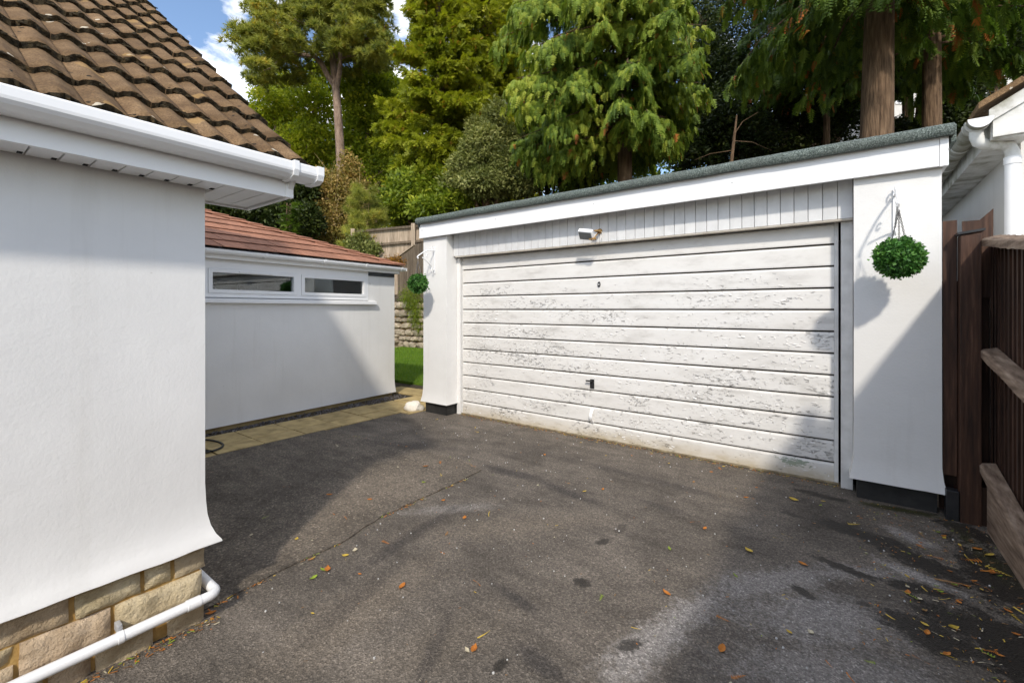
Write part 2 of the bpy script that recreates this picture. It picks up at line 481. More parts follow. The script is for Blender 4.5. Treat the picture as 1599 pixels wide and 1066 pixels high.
def peel_mat():
    m, t, b = newmat('peeling_white_paint')
    v = pos(t)
    oi = t.nodes.new('ShaderNodeObjectInfo')
    rnd = nd(t, 'ShaderNodeCombineXYZ', {'X': mth(t, 'MULTIPLY', oi.outputs['Random'], 53.0)})
    v = nd(t, 'ShaderNodeVectorMath', {0: v, 1: rnd.outputs[0]}, operation='ADD').outputs[0]
    base = nd(t, 'ShaderNodeTexNoise', {'Vector': nd(t, 'ShaderNodeMapping', {'Vector': v, 'Scale': (1.4, 1, 5)}).outputs[0], 'Scale': 1.6, 'Detail': 7, 'Roughness': 0.62})
    c = ramp(t, base.outputs['Fac'], [(0.30, (0.58, 0.56, 0.53)), (0.45, (0.72, 0.70, 0.67)), (0.7, (0.77, 0.755, 0.73))])
    # soft grey grime smears
    sm = nd(t, 'ShaderNodeTexNoise', {'Vector': nd(t, 'ShaderNodeMapping', {'Vector': v, 'Scale': (4, 1, 9)}).outputs[0], 'Scale': 1.1, 'Detail': 6, 'Roughness': 0.7})
    c = mix(t, ramp(t, sm.outputs['Fac'], [(0.52, 0), (0.74, 0.42)]), c, (0.47, 0.45, 0.41))
    # flakes
    fl = nd(t, 'ShaderNodeTexNoise', {'Vector': nd(t, 'ShaderNodeMapping', {'Vector': v, 'Scale': (12, 1, 30)}).outputs[0], 'Scale': 1.6, 'Detail': 6, 'Roughness': 0.66, 'Distortion': 0.7})
    zone = nd(t, 'ShaderNodeTexNoise', {'Vector': nd(t, 'ShaderNodeMapping', {'Vector': v, 'Scale': (1.1, 1, 2.2)}).outputs[0], 'Scale': 1.3, 'Detail': 3})
    sep = nd(t, 'ShaderNodeSeparateXYZ', {'Vector': pos(t)})
    # the weather has got at the lower and middle boards most
    up = nd(t, 'ShaderNodeMapRange', {0: sep.outputs['Z'], 1: 1.35, 2: 1.9, 3: -0.030, 4: -0.13})
    z2 = mth(t, 'ADD', mth(t, 'MULTIPLY', mth(t, 'SUBTRACT', zone.outputs['Fac'], 0.5), 0.52), up.outputs[0])
    f = mth(t, 'ADD', fl.outputs['Fac'], z2)
    bare = ramp(t, f, [(0.660, 0), (0.675, 1)])
    c = mix(t, bare, c, mix(t, ramp(t, base.outputs['Fac'], [(0.4, 0), (0.6, 1)]), (0.56, 0.55, 0.525), (0.70, 0.69, 0.665)))
    edge = ramp(t, f, [(0.645, 0), (0.660, 0.4), (0.669, 0.62), (0.680, 0.03)])
    crk = nd(t, 'ShaderNodeTexNoise', {'Vector': nd(t, 'ShaderNodeMapping', {'Vector': v, 'Scale': (16, 1, 40)}).outputs[0], 'Scale': 1.0, 'Detail': 3})
    edge = mth(t, 'MULTIPLY', edge, ramp(t, crk.outputs['Fac'], [(0.42, 0), (0.52, 1)]))
    c = mix(t, edge, c, (0.10, 0.09, 0.075))
    # green old coat showing in one worn spot low on the right and ochre splash-back along the foot
    gx = mth(t, 'DIVIDE', mth(t, 'ADD', sep.outputs['X'], 0.34), 0.17)
    gz = mth(t, 'DIVIDE', mth(t, 'SUBTRACT', sep.outputs['Z'], 0.12), 0.05)
    d = mth(t, 'SQRT', mth(t, 'ADD', mth(t, 'POWER', gx, 2.0), mth(t, 'POWER', gz, 2.0)))
    gm = mth(t, 'SUBTRACT', 1.0, d)
    gm = ramp(t, mth(t, 'ADD', gm, mth(t, 'MULTIPLY', mth(t, 'SUBTRACT', fl.outputs['Fac'], 0.5), 3.2)), [(0.42, 0), (0.47, 0.9)])
    c = mix(t, gm, c, (0.27, 0.34, 0.27))
    ft = nd(t, 'ShaderNodeMapRange', {0: sep.outputs['Z'], 1: 0.0, 2: 0.17, 3: 1.0, 4: 0.0})
    ftm = mth(t, 'MULTIPLY', ft.outputs[0], ramp(t, sm.outputs['Fac'], [(0.3, 0.35), (0.7, 0.95)]))
    c = mix(t, ftm, c, (0.42, 0.33, 0.18))
    t.links.new(c, b.inputs['Base Color'])
    b.inputs['Roughness'].default_value = 0.6
    b.inputs['Specular IOR Level'].default_value = 0.3
    hh = ramp(t, f, [(0.58, 0.4), (0.655, 1.0), (0.668, 0.9), (0.678, 0.0)])
    b1 = nd(t, 'ShaderNodeBump', {'Height': hh, 'Strength': 1.0, 'Distance': 0.010})
    b2 = nd(t, 'ShaderNodeBump', {'Height': base.outputs['Fac'], 'Strength': 0.25, 'Distance': 0.01, 'Normal': b1.outputs[0]})
    t.links.new(b2.outputs[0], b.inputs['Normal'])
    return m


M['peel'] = peel_mat()

# stains on the tarmac: (x, y, rx, ry, angle, amount), placed where the photograph shows them
def gp(px, py):
    p = G(px, py)
    return p.x, p.y


def seg(x0, y0, x1, y1, w, am):
    a, b_ = G(x0, y0), G(x1, y1)
    d = b_ - a
    return ((a.x + b_.x) / 2, (a.y + b_.y) / 2, w, d.length / 2 + w * 0.5, math.atan2(-d.x, d.y), am)


WET = [seg(1290, 812, 1440, 868, 0.085, 1), seg(1380, 850, 1500, 905, 0.10, 1), seg(1281, 872, 1374, 908, 0.035, 1), seg(1374, 905, 1480, 928, 0.05, 1), seg(1385, 958, 1570, 1045, 0.11, 1), seg(1470, 960, 1600, 1000, 0.14, 1),
       seg(1520, 850, 1599, 960, 0.14, 1), seg(1480, 815, 1560, 850, 0.10, 0.9), seg(1540, 985, 1640, 1066, 0.2, 1), seg(1310, 825, 1400, 850, 0.05, 1), seg(1236, 914, 1270, 932, 0.028, 0.95), seg(1228, 800, 1248, 806, 0.035, 0.8), seg(1245, 765, 1325, 784, 0.05, 0.9), seg(1345, 786, 1470, 806, 0.045, 0.85),
       seg(905, 905, 915, 912, 0.03, 0.9), seg(935, 848, 950, 842, 0.028, 0.85), seg(962, 834, 976, 818, 0.025, 0.5), seg(975, 1012, 1000, 1002, 0.03, 0.85), seg(770, 1046, 790, 1030, 0.025, 0.85), seg(1340, 940, 1362, 946, 0.02, 0.8)]
DARK = [seg(764, 730, 835, 747, 0.07, 0.75), seg(841, 750, 930, 785, 0.05, 0.75), seg(769, 909, 844, 959, 0.028, 0.7), seg(813, 1012, 880, 1058, 0.035, 0.7), seg(560, 892, 700, 800, 0.045, 0.6), seg(560, 690, 700, 700, 0.10, 0.5), seg(900, 720, 1180, 790, 0.06, 0.45), seg(480, 1000, 620, 880, 0.05, 0.4),
        seg(655, 1066, 700, 960, 0.03, 0.5), seg(1000, 780, 1060, 800, 0.04, 0.5)]
PALE = [seg(940, 1064, 1110, 930, 0.075, 0.85), seg(1110, 925, 1300, 892, 0.09, 0.7), seg(1200, 965, 1370, 965, 0.17, 0.75), seg(1300, 885, 1395, 900, 0.07, 0.6), seg(1381, 877, 1487, 922, 0.045, 0.95), seg(1400, 828, 1452, 852, 0.06, 0.8), seg(1180, 1040, 1420, 1050, 0.12, 0.6), seg(640, 800, 760, 790, 0.06, 0.4)]
TAN = [seg(450, 1030, 640, 900, 0.14, 0.7), seg(690, 830, 900, 810, 0.14, 0.5), seg(480, 830, 650, 730, 0.30, 0.5), seg(1110, 765, 1200, 800, 0.08, 0.5), seg(560, 1050, 760, 980, 0.15, 0.4)]


def asphalt_mat(name, base, patch=False):
    m, t, b = newmat(name)
    v = pos(t)
    wob = nd(t, 'ShaderNodeTexNoise', {'Vector': v, 'Scale': 5.5, 'Detail': 6, 'Roughness': 0.68})
    wob2 = nd(t, 'ShaderNodeTexNoise', {'Vector': v, 'Scale': 26, 'Detail': 7, 'Roughness': 0.75})
    big = nd(t, 'ShaderNodeTexNoise', {'Vector': v, 'Scale': 1.5, 'Detail': 7, 'Roughness': 0.65, 'Distortion': 0.4})
    c = ramp(t, big.outputs['Fac'], [(0.28, tuple(x * 0.50 for x in base)), (0.5, base), (0.72, tuple(x * 1.42 for x in base))])
    # brushed smear marks
    st = nd(t, 'ShaderNodeTexNoise', {'Vector': nd(t, 'ShaderNodeMapping', {'Vector': v, 'Rotation': (0, 0, 0.6), 'Scale': (2.2, 9, 1)}).outputs[0], 'Scale': 1.0, 'Detail': 6, 'Roughness': 0.7})
    c = mix(t, 1.0, c, ramp(t, st.outputs['Fac'], [(0.32, 0.72), (0.5, 1.0), (0.7, 1.22)]), 'MULTIPLY')
    sx = nd(t, 'ShaderNodeSeparateXYZ', {'Vector': v})
    wv = mth(t, 'ADD', mth(t, 'MULTIPLY', mth(t, 'SUBTRACT', wob.outputs['Fac'], 0.5), 2.3), mth(t, 'MULTIPLY', mth(t, 'SUBTRACT', wob2.outputs['Fac'], 0.5), 3.0))

    def mask(lst, soft):
        tot = None
        for (x, y, rx, ry, a, am) in lst:
            dx = mth(t, 'SUBTRACT', sx.outputs['X'], x)
            dy = mth(t, 'SUBTRACT', sx.outputs['Y'], y)
            ca, sa = math.cos(a), math.sin(a)
            u = mth(t, 'ADD', mth(t, 'MULTIPLY', dx, ca / rx), mth(t, 'MULTIPLY', dy, sa / rx))
            w = mth(t, 'ADD', mth(t, 'MULTIPLY', dx, -sa / ry), mth(t, 'MULTIPLY', dy, ca / ry))
            d = mth(t, 'SQRT', mth(t, 'ADD', mth(t, 'MULTIPLY', u, u), mth(t, 'MULTIPLY', w, w)))
            k = nd(t, 'ShaderNodeMapRange', {0: mth(t, 'ADD', d, wv), 1: 1.0 + soft, 2: 1.0 - soft, 3: 0.0, 4: am}).outputs[0]
            tot = k if tot is None else mth(t, 'MAXIMUM', tot, k)
        return tot
    c = mix(t, mask(TAN, 0.7), c, (0.21, 0.172, 0.132))
    c = mix(t, mask(PALE, 0.45), c, (0.31, 0.285, 0.265))
    c = mix(t, mask(DARK, 0.5), c, (0.050, 0.044, 0.041))
    wet = mask(WET, 0.16)
    c = mix(t, mth(t, 'MULTIPLY', wet, 0.93), c, (0.020, 0.016, 0.012))
    c = mix(t, mask([seg(1350, 786, 1465, 806, 0.045, 0.75), seg(1500, 830, 1570, 900, 0.05, 0.4)], 0.5), c, (0.055, 0.056, 0.016))
    # exposed aggregate
    vo = nd(t, 'ShaderNodeTexVoronoi', {'Vector': v, 'Scale': 150.0 if not patch else 110.0})
    vc = nd(t, 'ShaderNodeSeparateColor', {'Color': vo.outputs['Color']})
    c = mix(t, 1.0, c, ramp(t, vc.outputs[0], [(0.0, 0.62), (0.6, 0.96), (0.92, 1.25), (1.0, 2.0 if patch else 1.7)]), 'MULTIPLY')
    sp = nd(t, 'ShaderNodeTexNoise', {'Vector': v, 'Scale': 60, 'Detail': 5, 'Roughness': 0.75})
    c = mix(t, 1.0, c, ramp(t, sp.outputs['Fac'], [(0.34, 0.68), (0.5, 1.0), (0.68, 1.34)]), 'MULTIPLY')
    t.links.new(c, b.inputs['Base Color'])
    r = nd(t, 'ShaderNodeMapRange', {0: wet, 1: 0.0, 2: 1.0, 3: 0.88, 4: 0.5})
    t.links.new(r.outputs[0], b.inputs['Roughness'])
    b.inputs['Specular IOR Level'].default_value = 0.3
    b1 = nd(t, 'ShaderNodeBump', {'Height': vo.outputs['Distance'], 'Strength': 0.7, 'Distance': 0.005})
    b2 = nd(t, 'ShaderNodeBump', {'Height': sp.outputs['Fac'], 'Strength': 0.6, 'Distance': 0.008, 'Normal': b1.outputs[0]})
    b3 = nd(t, 'ShaderNodeBump', {'Height': big.outputs['Fac'], 'Strength': 0.3, 'Distance': 0.03, 'Normal': b2.outputs[0]})
    t.links.new(b3.outputs[0], b.inputs['Normal'])
    return m


M['asphalt'] = asphalt_mat('worn_asphalt', (0.140, 0.119, 0.098))
M['asphalt_old'] = asphalt_mat('coarse_old_asphalt', (0.134, 0.112, 0.089), True)


def leaf_mat(name, stops, trans=0.3, rough=0.55):
    m = bpy.data.materials.new(name)
    m.use_nodes = True
    t = m.node_tree
    b = t.nodes['Principled BSDF']
    out = t.nodes['Material Output']
    at = nd(t, 'ShaderNodeAttribute', None, attribute_name='tint')
    c = ramp(t, at.outputs['Fac'], stops)
    t.links.new(c, b.inputs['Base Color'])
    b.inputs['Roughness'].default_value = rough
    b.inputs['Specular IOR Level'].default_value = 0.3
    tr = nd(t, 'ShaderNodeBsdfTranslucent', {'Color': mix(t, 1.0, c, (1.15, 1.2, 0.7), 'MULTIPLY')})
    ms = nd(t, 'ShaderNodeMixShader', {0: trans, 1: b.outputs[0], 2: tr.outputs[0]})
    t.links.new(ms.outputs[0], out.inputs['Surface'])
    return m


L = {}
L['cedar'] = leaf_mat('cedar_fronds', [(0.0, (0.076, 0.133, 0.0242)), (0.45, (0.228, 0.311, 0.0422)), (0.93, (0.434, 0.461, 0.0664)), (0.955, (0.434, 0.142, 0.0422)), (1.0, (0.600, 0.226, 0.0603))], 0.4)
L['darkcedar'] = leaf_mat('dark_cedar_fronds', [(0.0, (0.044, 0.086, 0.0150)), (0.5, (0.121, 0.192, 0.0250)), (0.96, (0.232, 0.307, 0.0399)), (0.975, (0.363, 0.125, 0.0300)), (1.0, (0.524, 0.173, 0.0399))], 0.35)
L['cypress'] = leaf_mat('cypress_sprays', [(0.0, (0.139, 0.171, 0.0124)), (0.5, (0.319, 0.350, 0.0217)), (0.95, (0.482, 0.466, 0.0373)), (0.97, (0.404, 0.233, 0.0310)), (1.0, (0.497, 0.265, 0.0466))], 0.4)
L['pine'] = leaf_mat('pine_needles', [(0.0, (0.135, 0.180, 0.0405)), (0.5, (0.360, 0.370, 0.0675)), (0.8, (0.495, 0.473, 0.0855)), (0.9, (0.600, 0.450, 0.0788)), (1.0, (0.600, 0.495, 0.0900))], 0.35)
L['beech'] = leaf_mat('broad_leaves', [(0.0, (0.156, 0.215, 0.0156)), (0.6, (0.380, 0.429, 0.0273)), (1.0, (0.600, 0.550, 0.0429))], 0.45)
L['laurel'] = leaf_mat('laurel_leaves', [(0.0, (0.072, 0.116, 0.0101)), (0.6, (0.217, 0.283, 0.0203)), (1.0, (0.392, 0.420, 0.0377))], 0.35, 0.5)
L['olive'] = leaf_mat('grey_green_leaves', [(0.0, (0.105, 0.131, 0.0386)), (0.6, (0.246, 0.264, 0.0737)), (1.0, (0.439, 0.430, 0.1580))], 0.3)
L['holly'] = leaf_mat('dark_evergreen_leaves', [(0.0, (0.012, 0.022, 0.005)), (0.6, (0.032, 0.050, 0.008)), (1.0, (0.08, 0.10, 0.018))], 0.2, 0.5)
L['ivy'] = leaf_mat('faded_ivy_leaves', [(0.0, (0.119, 0.119, 0.0254)), (0.5, (0.254, 0.211, 0.0506)), (0.75, (0.355, 0.245, 0.0675)), (1.0, (0.506, 0.338, 0.1181))], 0.3)
L['box'] = leaf_mat('glossy_box_leaves', [(0.0, (0.027, 0.083, 0.0180)), (0.6, (0.083, 0.225, 0.0450)), (1.0, (0.240, 0.450, 0.1125))], 0.3, 0.4)
L['grass'] = leaf_mat('grass_blades', [(0.0, (0.068, 0.155, 0.0054)), (0.6, (0.155, 0.284, 0.0108)), (1.0, (0.270, 0.351, 0.0270))], 0.4)
L['autumn'] = leaf_mat('rusty_leaves', [(0.0, (0.20, 0.08, 0.012)), (0.5, (0.33, 0.16, 0.02)), (1.0, (0.42, 0.25, 0.04))], 0.3)
for k, c1, c2 in (('orange', (0.36, 0.11, 0.015), (0.52, 0.20, 0.03)), ('yellow', (0.45, 0.30, 0.04), (0.58, 0.42, 0.07)), ('green', (0.16, 0.24, 0.02), (0.30, 0.36, 0.04)), ('brown', (0.17, 0.09, 0.04), (0.30, 0.17, 0.07)), ('pale', (0.42, 0.36, 0.24), (0.58, 0.52, 0.38))):
    L['f_' + k] = simple('fallen_leaf_' + k, [(0.3, c1), (0.7, c2)], 60, 3, 0.7)


def glass_mat():
    m = bpy.data.materials.new('window_glass')
    m.use_nodes = True
    t = m.node_tree
    t.nodes.clear()
    out = t.nodes.new('ShaderNodeOutputMaterial')
    gl = nd(t, 'ShaderNodeBsdfGlossy', {'Color': (0.95, 0.97, 1.0), 'Roughness': 0.01})
    tr = nd(t, 'ShaderNodeBsdfTransparent', {'Color': (0.80, 0.84, 0.84)})
    fr = nd(t, 'ShaderNodeFresnel', {'IOR': 1.75})
    ms = nd(t, 'ShaderNodeMixShader', {0: fr.outputs[0], 1: tr.outputs[0], 2: gl.outputs[0]})
    t.links.new(ms.outputs[0], out.inputs['Surface'])
    return m


M['glass'] = glass_mat()

# ---------------------------------------------------------------- ground
def build_ground():
    xs = np.concatenate([np.array([-400, -200, -100, -60, -45]), np.linspace(-36, 28, 65), np.array([40, 60, 100, 200, 400])])
    ys = np.concatenate([np.array([-400, -200, -100, -50, -25, -12]), np.linspace(-8, 5.6, 8), np.array([5.7]), np.linspace(6.2, 8.80, 6), np.array([8.84]), np.linspace(9.3, 52, 62), np.array([62, 80, 120, 200, 400])])
    xs = np.sort(np.append(xs, [-4.9, -4.88]))
    bm = bmesh.new()
    g = [[bm.verts.new((x, y, terrain(x, y) - 0.03)) for x in xs] for y in ys]
    for j in range(len(ys) - 1):
        for i in range(len(xs) - 1):
            bm.faces.new((g[j][i], g[j][i + 1], g[j + 1][i + 1], g[j + 1][i]))
    o = from_bm('ground', bm, M['soil'], None, True)
    tag(o, kind='structure')


build_ground()


def poly_sheet(name, pts, z, mat, th=0.02, jitter=0.0, step=0.08):
    out = []
    for i in range(len(pts)):
        a, b = Vector(pts[i]), Vector(pts[(i + 1) % len(pts)])
        k = max(1, int((b - a).length / step)) if jitter else 1
        for j in range(k):
            p = a.lerp(b, j / k)
            if jitter:
                p += Vector((noise.noise(Vector((p.x * 9, p.y * 9, 1))), noise.noise(Vector((p.x * 9, p.y * 9, 7))))) * jitter
            out.append((p.x, p.y, z - th))
    bm = bmesh.new()
    prism(bm, out, (0, 0, th))
    return from_bm(name, bm, mat)


drive = poly_sheet('driveway', [(-4.9, 0.5), (-4.93, 3.0), (-5.0, 4.02), (-4.8, 4.5), (1.2, 4.6), (1.2, -9), (-2.42, -9), (-2.42, 0.5)], 0.0, M['asphalt'])
tag(drive, kind='structure')
JOINT = [(-2.42, 0.83), (-2.46, 1.174), (-2.455, 1.549), (-2.55, 1.95), (-2.548, 2.497), (-2.571, 3.003), (-2.937, 3.087), (-3.574, 3.05), (-4.022, 2.993), (-4.334, 2.97), (-4.591, 2.938), (-4.915, 2.897)]
old = poly_sheet('old_tarmac_patch', JOINT + [(-4.885, 0.6), (-2.45, 0.6)], 0.009, M['asphalt_old'], 0.008, 0.02, 0.05)
tag(old, kind='structure')

# ---------------------------------------------------------------- near house on the left
HX, HN = -2.36, 0.81
RIDGE0 = 5.05
house = thing('bungalow', 'white rendered bungalow with brown tiled roof and buff stone plinth, left foreground', 'house', (-5.68, -2.5, 0))


def ch(o, parent):
    """parent while keeping world coordinates"""
    o.parent = parent
    o.matrix_parent_inverse = Matrix.LocRotScale(parent.location, parent.rotation_euler, None).inverted()
    return o


def edge_jit(p, o, z):
    if z < 0.5:
        k = noise.noise(Vector((p.x * 6, p.y * 6, 3)))
        return (0.004 * k, 0.006 * noise.noise(Vector((p.x * 9, p.y * 9, 8))))
    return (0.003 * noise.noise(Vector((p.x * 2, p.y * 2, z * 2))), 0)


bm = bmesh.new()
path = [(HX, -6.0), (HX, HN), (-7.74, HN), (-7.74, -6.0), (HX, -6.0)]
prof = [(0, 2.0), (0, 1.7), (0, 1.4), (0, 1.1), (0, 0.8), (0, 0.62), (0.003, 0.54), (0.009, 0.48), (0.019, 0.43), (0.034, 0.39), (0.052, 0.362), (0.054, 0.354), (0.048, 0.350), (-0.03, 0.352)]
sweep(bm, path, [(o, z) for o, z in prof], step=0.06, jit=edge_jit)
ch(from_bm('wall', bm, M['render'], None, True), house)
bm = bmesh.new()
prism(bm, [(-7.74, HN - 0.002, 2.0), (HX, HN - 0.002, 2.0), (-RIDGE0, HN - 0.002, 4.1)], (0, -0.1, 0))
ch(from_bm('gable', bm, M['render']), house)
bm = bmesh.new()
bx(bm, -7.71, HX - 0.013, -5.97, HN - 0.018, -0.05, 0.349)
ch(from_bm('plinth', bm, M['mortar']), house)


def stone_mesh(w, d, h, seed, amp=0.012):
    bm = bmesh.new()
    nx, nz = max(4, int(w / 0.02)), 7
    rng = random.Random(seed)
    off = Vector((rng.random() * 50, rng.random() * 50, rng.random() * 50))
    vs = {}
    for i in range(nx + 1):
        for k in range(nz + 1):
            u, v = i / nx, k / nz
            e = min(u * w, (1 - u) * w, v * h, (1 - v) * h)
            rnd_ = -0.014 * max(0, 1 - e / 0.016) ** 1.5
            q = Vector((u * w * 16, v * h * 16, 0)) + off
            x = 0.004 * noise.noise(q * 0.9) if i in (0, nx) else 0
            z = 0.004 * noise.noise(q * 0.9 + Vector((9, 0, 0))) if k in (0, nz) else 0
            dep = rnd_ + amp * noise.noise(q) + 0.5 * amp * noise.noise(q * 2.3)
            vs[i, k] = bm.verts.new((dep, -w / 2 + u * w + x, -h / 2 + v * h + z))
    for i in range(nx):
        for k in range(nz):
            bm.faces.new((vs[i, k], vs[i + 1, k], vs[i + 1, k + 1], vs[i, k + 1]))
    ring = [vs[i, 0] for i in range(nx + 1)] + [vs[nx, k] for k in range(1, nz + 1)] + [vs[i, nz] for i in range(nx - 1, -1, -1)] + [vs[0, k] for k in range(nz - 1, 0, -1)]
    back = [bm.verts.new((-d, v.co.y, v.co.z)) for v in ring]
    n = len(ring)
    for i in range(n):
        bm.faces.new((ring[(i + 1) % n], ring[i], back[i], back[(i + 1) % n]))
    bm.faces.new(back[::-1])
    me = bpy.data.meshes.new('stone')
    bmesh.ops.recalc_face_normals(bm, faces=bm.faces[:])
    for f in bm.faces:
        f.smooth = True
    for e in bm.edges:
        if len(e.link_faces) == 2 and e.calc_face_angle(0) > 0.9:
            e.smooth = False
    bm.to_mesh(me)
    bm.free()
    me.materials.append(M['stone'])
    return me


rows = [((0.236, 0.360), [-0.62, -0.30, -0.02, 0.17, 0.370, 0.583, 0.688, HN + 0.012]),
        ((0.104, 0.226), [-0.60, -0.33, -0.10, 0.05, 0.226, 0.488, HN - 0.004]),
        ((-0.03, 0.094), [-0.62, -0.40, -0.15, 0.04, 0.30, 0.43, 0.625, 0.66, HN + 0.004])]
sd = 0
for (z0, z1), js in rows:
    for a, b_ in zip(js[:-1], js[1:]):
        if b_ - a < 0.05:
            continue
        sd += 1
        gap = 0.016
        parts = [(z0, z1)]
        if z0 > 0.09 and z0 < 0.2 and a < 0.1 and b_ < 0.3:
            parts = [(z0, (z0 + z1) / 2 - 0.005), ((z0 + z1) / 2 + 0.005, z1)]
        for (y0, y1) in parts:
            sd += 1
            o = inst('stone', stone_mesh(b_ - a - gap, 0.10, y1 - y0, sd), None, (HX + 0.004 + 0.008 * random.random(), (a + b_) / 2, (y0 + y1) / 2))
            ch(o, house)
# stones on the gable return next to the corner
for (z0, z1), js in rows:
    x = HX - 0.01
    for k in range(3):
        sd += 1
        w = random.uniform(0.2, 0.4)
        o = inst('stone', stone_mesh(w - 0.01, 0.05, z1 - z0, sd), None, (x - 0.11 - w / 2, HN + 0.002, (z0 + z1) / 2), (0, 0, math.radians(90)))
        ch(o, house)
        x -= w

# eaves: fascia, corner trim, soffit boards with vents, gutter
FX = -2.166
ch(box('fascia', (FX - 0.02, FX, -6.0, 1.082, 1.963, 2.10), M['upvc']), house)
ch(box('fascia_corner_trim', (FX - 0.022, FX + 0.004, 1.082, 1.120, 1.961, 2.12), M['upvc'], bev=0.003), house)
bm = bmesh.new()
bx(bm, -2.62, FX - 0.024, 1.100, 1.118, 1.964, 2.06)
bx(bm, -2.64, -2.62, HN + 0.02, 1.118, 1.964, 2.06)
ch(from_bm('box_end', bm, M['upvc']), house)
y = 1.094
k = 0
while y > -1.2:
    y0 = y - 0.085
    x0 = -2.615 if y0 > HN + 0.004 else HX + 0.004
    bmb = bmesh.new()
    bx(bmb, x0, FX - 0.024, y0 + 0.0025, y - 0.0025, 1.972, 1.984, bev=0.002)
    sb = ch(from_bm('soffit_board', bmb, M['upvc']), house)
    if y0 < HN:
        vb = box('soffit_vent', (HX + 0.02, HX + 0.045, y - 0.02, y - 0.006, 1.9695, 1.973), M['void'])
        ch(vb, house)
    y = y0
ch(box('soffit_backing', (-2.63, FX - 0.022, -6, 1.098, 1.985, 1.995), M['jamb']), house)
# gutter profile swept along the eaves
GX = -2.048
gprof = [(FX + 0.002, 2.098), (FX + 0.002, 2.040), (-2.082, 2.036), (-2.060, 2.050), (GX - 0.002, 2.062), (GX, 2.072), (GX, 2.100), (GX - 0.003, 2.106), (GX - 0.009, 2.106), (GX - 0.009, 2.074), (-2.085, 2.050), (FX + 0.008, 2.050), (FX + 0.008, 2.098)]
bm = bmesh.new()
prism(bm, [(x, -6.0, z) for x, z in gprof], (0, 7.19, 0))
gut = ch(from_bm('gutter', bm, M['upvc']), house)


def clip(y0, y1, grow):
    bm = bmesh.new()
    pts = [(FX + 0.002, y0, 2.10)] + [(FX + 0.002, y0, 2.038 - grow)] + [(-2.082, y0, 2.036 - grow), (-2.058 + grow, y0, 2.048 - grow * 0.7), (GX + grow, y0, 2.070), (GX + grow, y0, 2.108 + grow * 0.6), (GX - 0.014, y0, 2.108 + grow * 0.6), (GX - 0.014, y0, 2.10)]
    prism(bm, pts, (0, y1 - y0, 0))
    return bm


for (a, b_, nm) in ((1.062, 1.086, 'gutter_bracket'), (1.178, 1.21, 'gutter_end_cap'), (-0.9, -0.876, 'gutter_bracket')):
    o = from_bm(nm, clip(a, b_, 0.006 if nm == 'gutter_bracket' else 0.005), M['upvc'], gut)
    o.matrix_parent_inverse = gut.matrix_basis.inverted()
    if nm == 'gutter_bracket':
        pass
# roof: deck and individual tiles
ROOF_A = math.atan(0.737)
RIDGE = 5.05
RE = (-2.085, 2.105)
bm = bmesh.new()
du = Vector((-math.cos(ROOF_A), 0, math.sin(ROOF_A)))
nu = Vector((math.sin(ROOF_A), 0, math.cos(ROOF_A)))
E0 = Vector((RE[0], 0, RE[1]))
ridge_len = (RIDGE - 2.085) / math.cos(ROOF_A)
p0 = E0 - nu * 0.03
p1 = p0 + du * ridge_len
prism(bm, [p0 + Vector((0, -6, 0)), p1 + Vector((0, -6, 0)), p1 + Vector((0, -6, 0)) - nu * 0.04, p0 + Vector((-0.05, -6, 0)) - nu * 0.0], (0, 7.13, 0))
q0 = Vector((-2 * RIDGE - RE[0], 0, RE[1])) - Vector((-nu.x, 0, nu.z)) * 0.03
prism(bm, [q0 + Vector((0, -6, 0)), Vector((p1.x - 0.003, -6, p1.z)), Vector((p1.x - 0.003, -6, p1.z - 0.06)), q0 + Vector((0.05, -6, -0.02))], (0, 7.13, 0))
roof = ch(from_bm('roof', bm, M['tile']), house)
bm = bmesh.new()
b0 = E0 - nu * 0.05 + Vector((0, 1.095, 0))
prism(bm, [b0, b0 + du * ridge_len, b0 + du * ridge_len - nu * 0.14, b0 - nu * 0.12], (0, 0.022, 0))
ch(from_bm('bargeboard', bm, M['upvc']), house)

TW, TG = 0.115, 0.288


def wave(t):
    t = t % 1.0
    return 0.5 - 0.5 * math.cos(2 * math.pi * (t ** 0.92))


